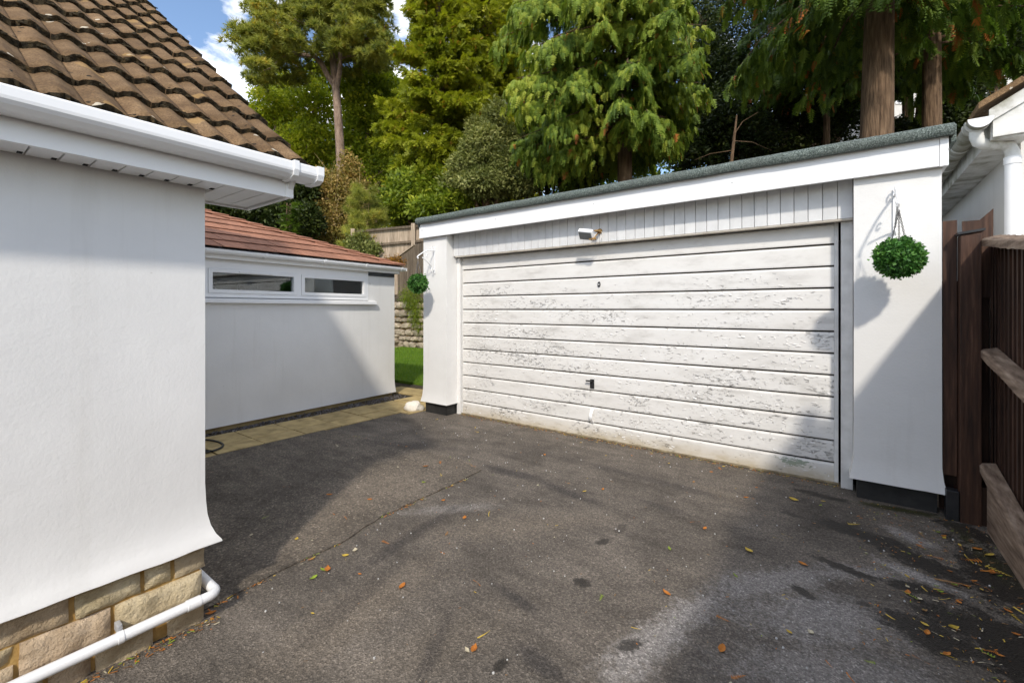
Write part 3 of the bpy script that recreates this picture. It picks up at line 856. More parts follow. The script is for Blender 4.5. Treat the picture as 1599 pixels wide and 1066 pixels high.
def tile_variant(seed, tufts=True):
    rng = random.Random(seed)
    bm = bmesh.new()
    NC, NR, Lg, th, A = 10, 4, 0.36, 0.022, 0.023
    top, bot = [], []
    for r in range(NR + 1):
        s = Lg * r / NR
        lift = 0.031 * (1 - s / Lg)
        tr, br = [], []
        for c_ in range(NC + 1):
            t_ = c_ / NC
            h = A * wave(t_)
            jn = 0.0
            if r == 0:
                jn = rng.uniform(-0.006, 0.006)
            tr.append(bm.verts.new((s + jn, t_ * TW, lift + h + (rng.uniform(-0.002, 0.002) if r == 0 else 0))))
            br.append(bm.verts.new((s + jn + (rng.uniform(-0.012, 0.004) if r == 0 else 0), t_ * TW, lift + h - th - (rng.uniform(0.0, 0.010) if r == 0 else 0))))
        top.append(tr)
        bot.append(br)
    for r in range(NR):
        for c_ in range(NC):
            f = bm.faces.new((top[r][c_], top[r + 1][c_], top[r + 1][c_ + 1], top[r][c_ + 1]))
            f.smooth = True
            f = bm.faces.new((bot[r][c_], bot[r][c_ + 1], bot[r + 1][c_ + 1], bot[r + 1][c_]))
            f.material_index = 1 if r == 0 else 0
    for c_ in range(NC):
        f = bm.faces.new((top[0][c_], top[0][c_ + 1], bot[0][c_ + 1], bot[0][c_]))
        f.material_index = 1
    for r in range(NR):
        bm.faces.new((top[r][0], bot[r][0], bot[r + 1][0], top[r + 1][0]))
        bm.faces.new((top[r][NC], top[r + 1][NC], bot[r + 1][NC], bot[r][NC]))
    # tufts of moss along the nose
    for k in range(rng.randint(4, 9) if tufts else 0):
        t_ = rng.random()
        c0 = Vector((rng.uniform(-0.012, 0.012), t_ * TW, 0.034 + A * wave(t_) - rng.uniform(0.006, 0.026)))
        r_ = rng.uniform(0.004, 0.010)
        res = bmesh.ops.create_icosphere(bm, subdivisions=1, radius=r_, matrix=Matrix.Translation(c0) @ Matrix.Diagonal((1, 1.6, 0.8, 1)))
        for v in res['verts']:
            v.co += Vector((rng.uniform(-1, 1), rng.uniform(-1, 1), rng.uniform(-1, 1))) * r_ * 0.35
            for f in v.link_faces:
                f.material_index = 1
    bmesh.ops.recalc_face_normals(bm, faces=bm.faces[:])
    me = bpy.data.meshes.new('roof_tile')
    bm.to_mesh(me)
    bm.free()
    me.materials.append(M['tile'])
    me.materials.append(M['moss'])
    return me


TV = [tile_variant(100 + i) for i in range(10)]
TV0 = [tile_variant(130 + i, False) for i in range(4)]
RT = Matrix((du, (0, 1, 0), nu)).transposed().to_4x4()
for i in range(13):
    for j in range(13):
        yv = 1.17 - (j + 1) * TW
        o = inst('roof_tile', random.choice(TV if i else TV0), None)
        mw = Matrix.Translation(E0 + du * (TG * i + random.uniform(-0.006, 0.006) - (0.02 if i else -0.012)) + nu * -0.022 + Vector((0, yv, 0))) @ RT @ Matrix.Rotation(random.uniform(-0.012, 0.012), 4, 'Z')
        o.parent = roof
        o.matrix_parent_inverse = house.matrix_basis.inverted() if False else Matrix.Identity(4)
        o.matrix_basis = Matrix.LocRotScale(house.location, house.rotation_euler, None).inverted() @ mw if False else mw
        # roof itself sits in world coordinates through its own parent inverse

# waste pipe along the plinth
bm = bmesh.new()
pts = [(HX + 0.062, -1.2, 0.105)] + [(HX + 0.062, y_, 0.108 + 0.022 * (y_ + 1.2) / 2) for y_ in (-0.4, 0.1, 0.5, 0.78)]
pts += [Vector((HX + 0.062 - 0.04 + 0.04 * math.cos(a), 0.80 + 0.04 * math.sin(a), 0.130)) for a in (0.1, 0.5, 0.9, 1.3, 1.57)]
pts += [Vector((HX - 0.1, 0.842, 0.128)), Vector((HX - 0.3, 0.845, 0.126))]
tube(bm, pts, 0.0215, 14)
pipe = ch(from_bm('waste_pipe', bm, M['upvc'], None, True), house)


def ring_at(y_, z_, r, w, nm):
    bm = bmesh.new()
    tube(bm, [(HX + 0.062, y_ - w / 2, z_), (HX + 0.062, y_ + w / 2, z_)], r, 14)
    o = from_bm(nm, bm, M['upvc'], pipe, True)
    return o


ring_at(0.745, 0.130, 0.0242, 0.05, 'pipe_socket')
cl_ = ring_at(0.497, 0.127, 0.0245, 0.018, 'pipe_clip')
bm = bmesh.new()
bx(bm, HX + 0.012, HX + 0.055, 0.488, 0.506, 0.14, 0.172, bev=0.004)
res = bmesh.ops.create_cone(bm, segments=12, radius1=0.008, radius2=0.008, depth=0.006, cap_ends=True, matrix=Matrix.Translation((HX + 0.058, 0.497, 0.162)) @ Matrix.Rotation(math.pi / 2, 4, 'Y'))
from_bm('clip_screw', bm, M['metal'], pipe)

# ---------------------------------------------------------------- extension with the strip window
ext = thing('garden_room', 'white rendered single-storey annexe with terracotta shingle hip roof and strip window', 'building', (-6.0, 4.8, 0), math.atan2(0.055, 0.998))
bm = bmesh.new()
fl = [(0.02, 0.055), (0.012, 0.11), (0.003, 0.2), (0, 0.3)]
sweep(bm, [(0, -3.98), (0, 0), (-4.2, 0), (-4.2, -3.98)], [(0, 1.50), (0, 1.2), (0, 0.9), (0, 0.6)] + [(o, z) for o, z in fl[::-1]] + [(-0.05, 0.055)], step=0.25)
sweep(bm, [(0, -0.535), (0, 0), (-4.2, 0), (-4.2, -3.98)], [(0, 2.02), (0, 1.75), (0, 1.50)], step=0.5)
sweep(bm, [(0, -3.98), (0, -2.83)], [(0, 2.02), (0, 1.50)])
sweep(bm, [(0, -2.83), (0, -0.535)], [(0, 2.02), (0, 1.965)])
for y_ in (-0.535, -2.83):
    q = [bm.verts.new(p) for p in ((0, y_, 1.5), (0, y_, 2.02), (-0.12, y_, 2.02), (-0.12, y_, 1.5))]
    bm.faces.new(q)
from_bm('wall', bm, M['render'], ext)
box('plinth', (-4.18, -0.03, -3.98, -0.03, -0.05, 0.06), M['slab'], ext)
# dark interior with three openings to the garden on the far side
bm = bmesh.new()
bx(bm, -4.1, -0.02, -3.95, -0.1, 0.062, 0.1)
bx(bm, -4.1, -0.15, -3.95, -0.1, 2.02, 2.06)
bx(bm, -4.1, -0.13, -0.14, -0.1, 0.1, 2.02)
bx(bm, -4.1, -0.13, -3.95, -3.9, 0.1, 2.02)
bx(bm, -4.16, -4.1, -3.95, -0.1, 0.1, 1.0)
bx(bm, -4.16, -4.1, -3.95, -0.1, 1.92, 2.02)
for a, b_ in ((-3.95, -3.2), (-2.75, -2.35), (-1.9, -1.65), (-1.2, -0.95), (-0.5, -0.1)):
    bx(bm, -4.16, -4.1, a, b_, 1.0, 1.92)
from_bm('interior', bm, M['stripgrey'], ext)
# window
win = link(bpy.data.objects.new('window', bpy.data.meshes.new('window')), ext)
bm = bmesh.new()
F0, F1 = -0.062, 0.006
bx(bm, F0, F1, -2.829, -0.537, 1.895, 1.970)
bx(bm, F0, F1, -2.829, -0.537, 1.562, 1.608)
bx(bm, F0, F1, -2.829, -2.77, 1.608, 1.895)
bx(bm, F0, F1, -0.585, -0.537, 1.608, 1.895)
bx(bm, F0, F1, -1.705, -1.640, 1.608, 1.895)
bm.to_mesh(win.data)
bm.free()
win.data.materials.append(M['upvc'])
for (a, b_, z0, z1) in ((-2.768, -1.707, 1.610, 1.893), (-1.638, -0.587, 1.610, 1.893)):
    bm = bmesh.new()
    w = 0.043
    bx(bm, -0.05, 0.016, a, b_, z1 - w, z1, bev=0.004)
    bx(bm, -0.05, 0.016, a, b_, z0, z0 + w, bev=0.004)
    bx(bm, -0.05, 0.0158, a, a + w, z0 + w - 0.001, z1 - w + 0.001)
    bx(bm, -0.05, 0.0158, b_ - w, b_, z0 + w - 0.001, z1 - w + 0.001)
    from_bm('casement', bm, M['upvc'], win)
    box('pane', (-0.024, -0.02, a + w, b_ - w, z0 + w, z1 - w), M['glass'], win)
box('trickle_vent', (0.0165, 0.03, -2.44, -2.02, 1.858, 1.878), M['upvc'], win, 0.003)
bm = bmesh.new()
prism(bm, [(-0.06, -2.9, 1.56), (0.055, -2.9, 1.545), (0.062, -2.9, 1.538), (0.062, -2.9, 1.498), (0.05, -2.9, 1.496), (0.05, -2.9, 1.515), (-0.06, -2.9, 1.53)], (0, 2.9 - 0.415, 0))
from_bm('sill', bm, M['upvc'], win)
box('grey_strip', (0.003, 0.014, -0.533, -0.012, 1.945, 2.005), M['stripgrey'], ext)
# eaves
EVX = 0.09
box('fascia', (0.052, 0.07, -3.95, 0.05, 2.005, 2.12), M['upvc'], ext)
box('soffit', (0.002, 0.052, -3.95, 0.05, 2.006, 2.016), M['upvc'], ext)
box('fascia', (-4.2, 0.052, 0.05, 0.068, 2.006, 2.12), M['upvc'], ext)
bm = bmesh.new()
gx, gz, r = 0.125, 2.10, 0.052
pr = arc((gx, -3.95, gz), r, math.pi, 2 * math.pi, 12, (1, 0, 0), (0, 0, 1)) + arc((gx, -3.95, gz), r - 0.004, 2 * math.pi, math.pi, 12, (1, 0, 0), (0, 0, 1))
pr = [Vector((p.x, p.y, max(p.z, gz - r * 0.92))) for p in pr]
prism(bm, pr, (0, 4.06, 0))
egut = from_bm('gutter', bm, M['upvc'], ext)
for y_ in (-2.21, -1.40, -0.70, 0.0):
    bm = bmesh.new()
    pr = arc((gx, y_, gz), r + 0.006, math.pi * 0.96, 2.04 * math.pi, 12, (1, 0, 0), (0, 0, 1)) + arc((gx, y_, gz), r + 0.0005, 2.04 * math.pi, math.pi * 0.96, 12, (1, 0, 0), (0, 0, 1))
    prism(bm, pr, (0, 0.03, 0))
    from_bm('gutter_bracket', bm, M['upvc'], egut)
box('gutter_end_cap', (gx - r, gx + r, 0.108, 0.114, gz - r * 0.95, gz + 0.002), M['upvc'], egut, 0.002)
# hip roof with shingles
SL = 0.375
EX0, EZ0, EY1 = 0.10, 2.135, 0.10
AP = 2.2
ra = math.atan(SL)
bm = bmesh.new()


def er(x, y_):
    return (x, y_, EZ0 - 0.012 + SL * min(EX0 - x, EY1 - y_))


A_, B_, C_, D_ = (EX0, -3.97), (EX0, EY1), (-4.3, EY1), (-4.3, -3.97)
apx, apy = EX0 - AP, EY1 - AP
v = {k: bm.verts.new(p) for k, p in dict(a=er(*A_), b=er(*B_), c=(-4.3, EY1, EZ0 - 0.012), d=(-4.3, -3.97, EZ0 - 0.012), r0=(apx, apy, EZ0 - 0.012 + SL * AP), r1=(apx, -3.97, EZ0 - 0.012 + SL * AP)).items()}
for f in (('a', 'b', 'r0', 'r1'), ('b', 'c', 'r0'), ('c', 'd', 'r1', 'r0'), ('d', 'a', 'r1'), ('a', 'd', 'c', 'b')):
    bm.faces.new([v[k] for k in f])
eroof = from_bm('roof', bm, M['black'], ext)
srow = 0.35
su = Vector((-math.cos(ra), 0, math.sin(ra)))
sn = Vector((math.sin(ra), 0, math.cos(ra)))
s0 = Vector((EX0 + 0.02, 0, EZ0 - 0.0075))
for i in range(7):
    sA, sB = i * srow, (i + 1) * srow + 0.02
    y_ = -3.97 - (0.165 if i % 2 else 0.0)
    while y_ < EY1:
        a, b_ = max(y_, -3.97) + 0.008, y_ + 0.33 - 0.008
        lim0 = EY1 + 0.02 - sA * math.cos(ra)
        lim1 = EY1 + 0.02 - sB * math.cos(ra)
        y_ += 0.33 * random.uniform(0.97, 1.0)
        if a >= lim0 - 0.03 or b_ - a < 0.04 or sA * math.cos(ra) > AP:
            continue
        lo, hi = 0.018 + random.uniform(0, 0.004), 0.004
        q = [(sA, a), (sA, min(b_, lim0))]
        if b_ > lim0:
            q.append((sA + 0.001, lim0))
        if b_ > lim1:
            if a < lim1:
                q += [(sA + max(0.0, (lim0 - min(b_, lim0)) / math.cos(ra)), min(b_, lim0))] if b_ < lim0 else []
                q += [(sB, lim1), (sB, a)]
            else:
                q += [(sA + max(0.0, (lim0 - min(b_, lim0)) / math.cos(ra)), min(b_, lim0))] if b_ < lim0 else []
                q += [(sA + (lim0 - a) / math.cos(ra), a)]
        else:
            q += [(sB, b_), (sB, a)]
        qq = []
        for p in q:
            if not qq or (abs(p[0] - qq[-1][0]) + abs(p[1] - qq[-1][1])) > 0.003:
                qq.append(p)
        if len(qq) < 3:
            continue
        bm = bmesh.new()
        pts = [s0 + su * s_ + Vector((0, yy, 0)) + sn * (lo + (hi - lo) * (s_ - sA) / (sB - sA)) for s_, yy in qq]
        prism(bm, pts, -sn * 0.006)
        from_bm('shingle', bm, M['shingle'], eroof)
hd = Vector((-1, -1, SL)).normalized()
hs = Vector((1, -1, 0)).normalized()
hl = AP * math.sqrt(2 + SL * SL)
k = 0
t_ = -0.02
while t_ < hl - 0.1:
    c0 = Vector((EX0 + 0.012, EY1 + 0.012, EZ0 + 0.012)) + hd * t_
    bm = bmesh.new()
    n_ = 0.27
    dn = 0.26
    e1 = Vector((0, -1, 0)) * 0.21 + Vector((0, 0, 0.0))
    e2 = Vector((-1, 0, 0)) * 0.21
    for (ev) in (e1, e2):
        a0, a1 = c0 + Vector((0, 0, 0.034)), c0 + hd * n_ + Vector((0, 0, 0.014))
        lowz = Vector((0, 0, -0.004))
        prism(bm, [a0, a0 + ev + lowz, a1 + ev + lowz, a1], Vector((0, 0, -0.012)))
    from_bm('hip_cap', bm, M['shingle'], eroof)
    t_ += 0.25

# ---------------------------------------------------------------- paving beside the annexe
path_ = poly_sheet('path', [(-6.6, 0.85), (-6.6, 5.72), (-4.72, 5.72), (-4.72, 4.6), (-4.9, 4.1), (-4.9, 0.85)], -0.006, M['soil'], 0.015)
tag(path_, kind='structure')


def slab(x0, x1, y0, y1, th=0.03):
    bm = bmesh.new()
    g_ = 0.006
    vs = bx(bm, x0 + g_, x1 - g_, y0 + g_, y1 - g_, -th, 0.012 + random.uniform(-0.003, 0.004), bev=0.004)
    o = from_bm('slab', bm, M['slab'], path_)


ys = [0.89 + 0.448 * i for i in range(8)]
for a, b_ in zip(ys[:-1], ys[1:]):
    slab(-5.66, -5.20, a, b_)
    slab(-5.20, -4.90, a, b_)
for i in range(4):
    for j in range(3):
        x0 = -6.55 + i * 0.455
        y0 = ys[-1] + j * 0.45 + (0.02 if j else 0)
        if x0 < -5.9 and y0 < 4.7:
            continue
        slab(x0, x0 + 0.455, y0, y0 + 0.45)
bm = bmesh.new()
for k in range(950):
    yy = random.uniform(1.0, 4.85)
    xw = -6.0 + 0.055 * (4.8 - yy)
    xx = random.uniform(xw + 0.02, -5.655)
    r_ = random.uniform(0.006, 0.016)
    bmesh.ops.create_icosphere(bm, subdivisions=1, radius=r_, matrix=Matrix.Translation((xx, yy, random.uniform(-0.002, 0.012))) @ Matrix.Rotation(random.random() * 6, 4, 'Z') @ Matrix.Diagonal((1, random.uniform(0.6, 1), random.uniform(0.5, 0.8), 1)))
gr = from_bm('gravel_strip', bm, M['gravel'])
tag(gr, 'narrow strip of purple grey gravel at foot of the annexe wall', 'gravel', kind='stuff')
# hose loop and white rock
bm = bmesh.new()
hc = G(320, 700)
pts = [(hc.x + 0.27 * math.cos(a) * 1.0 - 0.02, hc.y + 0.17 * math.sin(a) - 0.02, 0.026 + 0.004 * math.sin(3 * a)) for a in np.linspace(0, 2 * math.pi, 40)]
pts += [(hc.x - 0.3, hc.y - 0.25, 0.026), (hc.x - 0.35, hc.y - 0.6, 0.026)]
tube(bm, pts, 0.010, 8)
tag(from_bm('hose', bm, M['hose'], None, True), 'thin black hose coiled in a loop on the buff paving slabs', 'hose')


def rock(name, loc, s, seed, mat, sub=3):
    bm = bmesh.new()
    bmesh.ops.create_icosphere(bm, subdivisions=sub, radius=1)
    for v_ in bm.verts:
        q = v_.co * 1.3 + Vector((seed, seed * 2, 0))
        v_.co *= 1 + 0.28 * noise.noise(q) + 0.12 * noise.noise(q * 2.6)
        v_.co = Vector((v_.co.x * s[0], v_.co.y * s[1], max(v_.co.z, -0.5) * s[2]))
    o = from_bm(name, bm, mat, None, True)
    o.location = loc
    return o


wr = rock('rock', G(646, 641) + Vector((0, 0, 0.05)), (0.135, 0.10, 0.085), 3.3, M['whiterock'])
wr.rotation_euler = (0, 0, 0.5)
tag(wr, 'white lump of rock lying on paving beside the left garage pillar', 'rock')

# ---------------------------------------------------------------- garage
gar = thing('garage', 'white flat-roofed double garage with peeling boarded up-and-over door', 'garage', (-2.1, 6.9, 0))


def gjit(p, o, z):
    k = 0.004 * noise.noise(Vector((p.x * 5, p.y * 5, 2)))
    return (k if z < 0.4 else 0.002 * noise.noise(Vector((p.x * 3, p.y * 3, z * 3))), 0.006 * noise.noise(Vector((p.x * 7, p.y * 7, 5))) if z < 0.2 else 0)


pz = [(0, 2.46), (0, 2.0), (0, 1.5), (0, 1.0), (0, 0.5), (0.002, 0.32), (0.010, 0.23), (0.022, 0.175), (0.028, 0.150), (0.02, 0.146), (-0.04, 0.148)]
for nm, pth in (('left_pillar', [(-4.255, 4.60), (-4.255, 4.262), (-4.705, 4.262), (-4.705, 9.6)]), ('right_pillar', [(0.535, 9.6), (0.535, 4.262), (0.050, 4.262), (0.050, 4.60)])):
    bm = bmesh.new()
    pth = pth[::-1]
    sweep(bm, pth, pz, step=0.08, jit=gjit)
    nm2 = 'pillar'
    o = ch(from_bm(nm2, bm, M['render']), gar)
    x0, x1 = (-4.685, -4.275) if nm[0] == 'l' else (0.068, 0.515)
    ch(box('pillar_plinth', (x0, x1, 4.285, 9.58 if False else 4.62, -0.03, 0.17), M['black'], bev=0.004), gar)
ch(box('side_plinth', (-4.685, -4.58, 4.62, 9.58, -0.03, 0.17), M['black']), gar)
ch(box('side_plinth', (0.42, 0.515, 4.62, 9.58, -0.03, 0.17), M['black']), gar)
ch(box('back_wall', (-4.70, 0.53, 9.5, 9.6, -0.03, 2.6), M['render']), gar)
bm = bmesh.new()
bx(bm, -4.55, 0.42, 4.56, 9.48, -0.02, -0.004)
ch(from_bm('floor', bm, M['void']), gar)
ch(box('inner_lintel', (-4.25, 0.045, 4.54, 4.62, 2.10, 2.5), M['void']), gar)
# fascia, trims, soffit
ch(box('fascia_board', (-4.708, 0.516, 4.208, 4.232, 2.40, 2.598), M['upvc'], bev=0.003), gar)
ch(box('fascia_end_trim', (0.517, 0.562, 4.204, 4.240, 2.397, 2.600), M['upvc'], bev=0.003), gar)
ch(box('fascia_side', (0.540, 0.560, 4.242, 9.6, 2.40, 2.598), M['upvc']), gar)
ch(box('fascia_side', (-4.73, -4.710, 4.21, 9.6, 2.40, 2.598), M['upvc']), gar)
ch(box('soffit', (-4.252, 0.047, 4.234, 4.50, 2.462, 2.474), M['cladding']), gar)
bm = bmesh.new()
for x_ in (-4.69, -3.4, -2.1, -0.8, 0.54):
    bmesh.ops.create_cone(bm, segments=8, radius1=0.005, radius2=0.005, depth=0.004, matrix=Matrix.Translation((x_ + 0.02, 4.206, 2.505)) @ Matrix.Rotation(math.pi / 2, 4, 'X'), cap_ends=True)
ch(from_bm('fascia_screw', bm, M['metal']), gar)
# vertical tongue and groove cladding over the door
x_ = -4.250
nb = 44
bw = (0.047 + 4.250) / nb
for i in range(nb):
    a = -4.250 + i * bw
    bm = bmesh.new()
    wgap = 0.0022
    bx(bm, a + wgap, a + bw - wgap, 4.385, 4.40, 2.135, 2.460, bev=0.0028)
    ch(from_bm('cladding_board', bm, M['cladding']), gar)
ch(box('cladding_backing', (-4.25, 0.047, 4.401, 4.42, 2.14, 2.46), M['jamb']), gar)
ch(box('drip_rail', (-4.215, 0.046, 4.378, 4.43, 2.116, 2.133), M['rail'], bev=0.003), gar)
ch(box('head_rail', (-4.215, 0.0, 4.436, 4.47, 2.121, 2.150), M['rail']), gar)
# jambs
ch(box('door_jamb', (-4.252, -4.196, 4.455, 4.54, 0.0, 2.114), M['render'], bev=0.003), gar)
ch(box('door_jamb', (-0.030, 0.047, 4.430, 4.54, 0.0, 2.114), M['jamb'], bev=0.003), gar)
# door with planks
door = bpy.data.objects.new('door', None)
COL.objects.link(door)
ch(door, gar)
DX0, DX1, DN = -4.188, -0.042, 4.49


def dch(o):
    o.parent = door
    return o


dch(box('door_backing', (DX0 + 0.01, DX1 - 0.01, 4.512, 4.528, 0.01, 2.13), M['groove']))
pitch = 0.1778
for i in range(12):
    z0 = 0.004 + i * pitch
    bm = bmesh.new()
    zt = min(z0 + pitch - 0.015, 2.132)
    x1 = DX1 - 0.033
    x0 = DX0 + 0.016
    nseg = 24
    # shiplap board: bevelled upper edge, slightly wavering lower edge
    pr = [(4.492, z0), (4.490, z0 + 0.012), (4.490, zt - 0.016), (4.496, zt - 0.006), (4.506, zt), (4.511, zt), (4.511, z0)]
    rings = []
    for s_ in range(nseg + 1):
        xx = x0 + (x1 - x0) * s_ / nseg
        wv_ = 0.0016 * noise.noise(Vector((xx * 1.5, i * 7.1, 0)))
        rings.append([bm.verts.new((xx, yy + wv_ * 1.2, zz + wv_)) for yy, zz in pr])
    for s_ in range(nseg):
        for q in range(len(pr)):
            bm.faces.new((rings[s_][q], rings[s_][(q + 1) % len(pr)], rings[s_ + 1][(q + 1) % len(pr)], rings[s_ + 1][q]))
    bm.faces.new(rings[0])
    bm.faces.new(rings[-1][::-1])
    bmesh.ops.recalc_face_normals(bm, faces=bm.faces[:])
    dch(from_bm('plank', bm, M['peel']))
dch(box('stile', (DX1 - 0.032, DX1 - 0.004, 4.4885, 4.525, 0.004, 2.13), M['jamb'], bev=0.002))
dch(box('stile', (DX0, DX0 + 0.015, 4.4885, 4.525, 0.004, 2.13), M['jamb'], bev=0.002))
dch(box('weather_bar', (DX0, DX1, 4.474, 4.4885, 0.003, 0.020), M['weather'], bev=0.003))
# real lifted flakes of paint, curling away from the boards
M['flake'] = simple('flaking_white_paint', [(0.3, (0.66, 0.64, 0.61)), (0.7, (0.78, 0.765, 0.74))], 30, 4, 0.6)
bm = bmesh.new()
frng = random.Random(19)
made = 0
while made < 1150:
    x_, z_ = frng.uniform(DX0 + 0.05, DX1 - 0.06), frng.uniform(0.05, 1.75)
    dens = 0.5 + 1.9 * noise.noise(Vector((x_ * 1.3, z_ * 2.1, 4.4))) + 0.8 * noise.noise(Vector((x_ * 5, z_ * 7, 1.4))) - (0.5 if z_ > 1.45 else 0)
    loc = (z_ - 0.004) % pitch
    if frng.random() > dens or loc < 0.016 or loc > pitch - 0.034:
        continue
    w, h = 0.006 + 0.034 * frng.random() ** 2.2, frng.uniform(0.004, 0.013)
    t_ = frng.uniform(-0.35, 0.35)
    lift = frng.uniform(0.003, 0.009)
    up = frng.choice((1, 1, -1))
    rows_ = []
    for k, (v_, lf) in enumerate(((0, 0.0004), (0.5, lift * 0.3), (1, lift))):
        row = []
        for u in (-0.5, -0.15, 0.2, 0.5):
            dx, dz = u * w, -up * v_ * h + frng.uniform(-0.0012, 0.0012)
            row.append(bm.verts.new((x_ + dx * math.cos(t_) - dz * math.sin(t_), 4.4897 - lf * (1 - 0.5 * abs(u)), z_ + dx * math.sin(t_) + dz * math.cos(t_))))
        rows_.append(row)
    for a in range(2):
        for b_ in range(3):
            bm.faces.new((rows_[a][b_], rows_[a][b_ + 1], rows_[a + 1][b_ + 1], rows_[a + 1][b_]))
    made += 1
tag(dch(from_bm('paint_flakes', bm, M['flake'])), kind='stuff')
# keyhole, latch, pull strap
bm = bmesh.new()
bmesh.ops.create_cone(bm, segments=20, radius1=0.017, radius2=0.015, depth=0.012, cap_ends=True, matrix=Matrix.Translation((-2.156, 4.484, 1.692)) @ Matrix.Diagonal((1, 1, 1.9, 1)) @ Matrix.Rotation(math.pi / 2, 4, 'X'))
dch(from_bm('keyhole', bm, M['blackplastic']))
bm = bmesh.new()
bx(bm, -2.166, -2.146, 4.475, 4.48, 1.684, 1.700, bev=0.001)
dch(from_bm('lock_cylinder', bm, M['metal']))
bm = bmesh.new()
bx(bm, -2.262, -2.212, 4.478, 4.4895, 0.552, 0.652, bev=0.004)
bx(bm, -2.295, -2.225, 4.440, 4.456, 0.628, 0.644, bev=0.004)
tube(bm, [(-2.237, 4.487, 0.636), (-2.237, 4.448, 0.636)], 0.008, 10)
dch(from_bm('latch', bm, M['blackplastic']))
bm = bmesh.new()
pts = [(-2.235 + 0.0, 4.486 - 0.045 * math.sin(math.pi * t), 0.325 - 0.15 * t) for t in np.linspace(0, 1, 12)]
for sx_ in (-0.011, 0.0, 0.011):
    tube(bm, [(p[0] + sx_, p[1], p[2]) for p in pts], 0.0075, 6)
dch(from_bm('pull_strap', bm, M['upvc'], None, True))
# felt roof: slab with rounded felt drip strips
bm = bmesh.new()
bx(bm, -4.72, 0.57, 4.215, 9.65, 2.603, 2.640)
groof = ch(from_bm('roof', bm, M['felt']), gar)
xs_ = [-4.74, -3.9, -3.05, -2.05, -1.28, -0.47, 0.17, 0.585]
for i, (a, b_) in enumerate(zip(xs_[:-1], xs_[1:])):
    bm = bmesh.new()
    n_ = max(4, int((b_ - a) / 0.06))
    th = 0.002 * (i % 2)
    rings = []
    for s_ in range(n_ + 1):
        xx = a + (b_ - a) * s_ / n_ + (0.012 if s_ == n_ and i < 6 else 0)
        w_ = 0.006 * noise.noise(Vector((xx * 2.2, 3, 1))) + 0.003 * noise.noise(Vector((xx * 7, 1, 1)))
        pr = [(4.204 - th, 2.594 + w_), (4.158 - th, 2.590 + w_), (4.146 - th, 2.604 + w_), (4.140 - th, 2.628 + w_), (4.146 - th, 2.652 + w_ + th), (4.166, 2.670 + w_ + th), (4.20, 2.677 + w_ + th), (4.30, 2.668 + w_ * 0.5 + th), (4.46, 2.648 + th), (4.46, 2.641), (4.214, 2.641)]
        rings.append([bm.verts.new((xx, yy, zz)) for yy, zz in pr])
    for s_ in range(n_):
        for q in range(len(pr)):
            f = bm.faces.new((rings[s_][q], rings[s_][(q + 1) % len(pr)], rings[s_ + 1][(q + 1) % len(pr)], rings[s_ + 1][q]))
            f.smooth = q in range(1, 8)
    bm.faces.new(rings[0])
    bm.faces.new(rings[-1][::-1])
    bmesh.ops.recalc_face_normals(bm, faces=bm.faces[:])
    o = from_bm('felt_strip', bm, M['felt'], groof)
for sx0, sx1 in ((0.572, 0.60), (-4.755, -4.722)):
    o = box('felt_upstand', (sx0, sx1, 4.20, 9.65, 2.55, 2.672), M['felt'], groof, 0.008)

# floodlight
fl_ = thing('floodlight', 'small white floodlight with grey lens on rusty bracket above the garage door', 'floodlight', (-2.13, 4.383, 2.26))
bm = bmesh.new()
bx(bm, -0.062, 0.062, -0.02, 0.02, -0.045, 0.045, bev=0.006)
hd_ = from_bm('lamp_body', bm, M['upvc'], fl_)
hd_.location = (-0.05, -0.15, -0.055)
hd_.rotation_euler = (math.radians(46), math.radians(10), math.radians(4))
hd_.scale = (1.25, 1.25, 1.25)
bm = bmesh.new()
bx(bm, -0.055, 0.055, -0.024, -0.0195, -0.038, 0.038, bev=0.002)
from_bm('lens', bm, M['lens'], hd_)
bm = bmesh.new()
bmesh.ops.create_cone(bm, segments=14, radius1=0.028, radius2=0.024, depth=0.02, cap_ends=True, matrix=Matrix.Translation((0.035, -0.01, -0.01)) @ Matrix.Rotation(math.pi / 2, 4, 'X'))
bx(bm, 0.01, 0.055, -0.10, -0.012, -0.022, -0.008, bev=0.003)
bx(bm, -0.02, 0.045, -0.15, -0.10, -0.115, -0.095, bev=0.004)
tube(bm, [(0.03, -0.02, -0.02), (0.035, -0.08, -0.06), (0.02, -0.12, -0.10)], 0.006, 6)
from_bm('bracket', bm, M['rust'], fl_)
bm = bmesh.new()
tube(bm, [(0.03, -0.002, -0.01), (0.075, -0.02, -0.03), (0.07, -0.03, -0.09), (0.03, -0.06, -0.125), (-0.01, -0.1, -0.12)], 0.0035, 6)
from_bm('cable', bm, M['jamb'], fl_, True)

# ---------------------------------------------------------------- scattering machinery
def frond_template(n=6, length=1.0, width=0.5, droop=0.35, leaf=0.16, curl=0.25):
    """a flat feathery spray growing along +X, drooping to -Z: rib plus paired leaflets"""
    V, F = [], []

    def tri(a, b, c):
        i = len(V)
        V.extend([a, b, c])
        F.append((i, i + 1, i + 2))
    for k in range(n):
        t = (k + 0.6) / n
        x = length * t
        z = -droop * length * t * t
        for s in (-1, 1):
            w = width * (1 - 0.65 * t) * (0.9 + 0.2 * ((k * 7 + (s > 0) * 3) % 5) / 5)
            tip = (x + 0.55 * w, s * w, z - curl * w)
            b1 = (x - leaf * 0.5 * length, 0, z + 0.02)
            b2 = (x + leaf * 0.5 * length, s * 0.02, z - 0.01)
            m1 = (x + 0.15 * w, s * w * 0.55 + leaf * 0.1, z - curl * w * 0.4)
            tri(b1, (b2[0], b2[1] + s * 0.02, b2[2]), tip)
    tri((length * 0.85, -0.05, -droop * 0.75), (length * 0.85, 0.05, -droop * 0.75), (length * 1.12, 0, -droop * 1.15))
    return np.array(V), np.array(F)


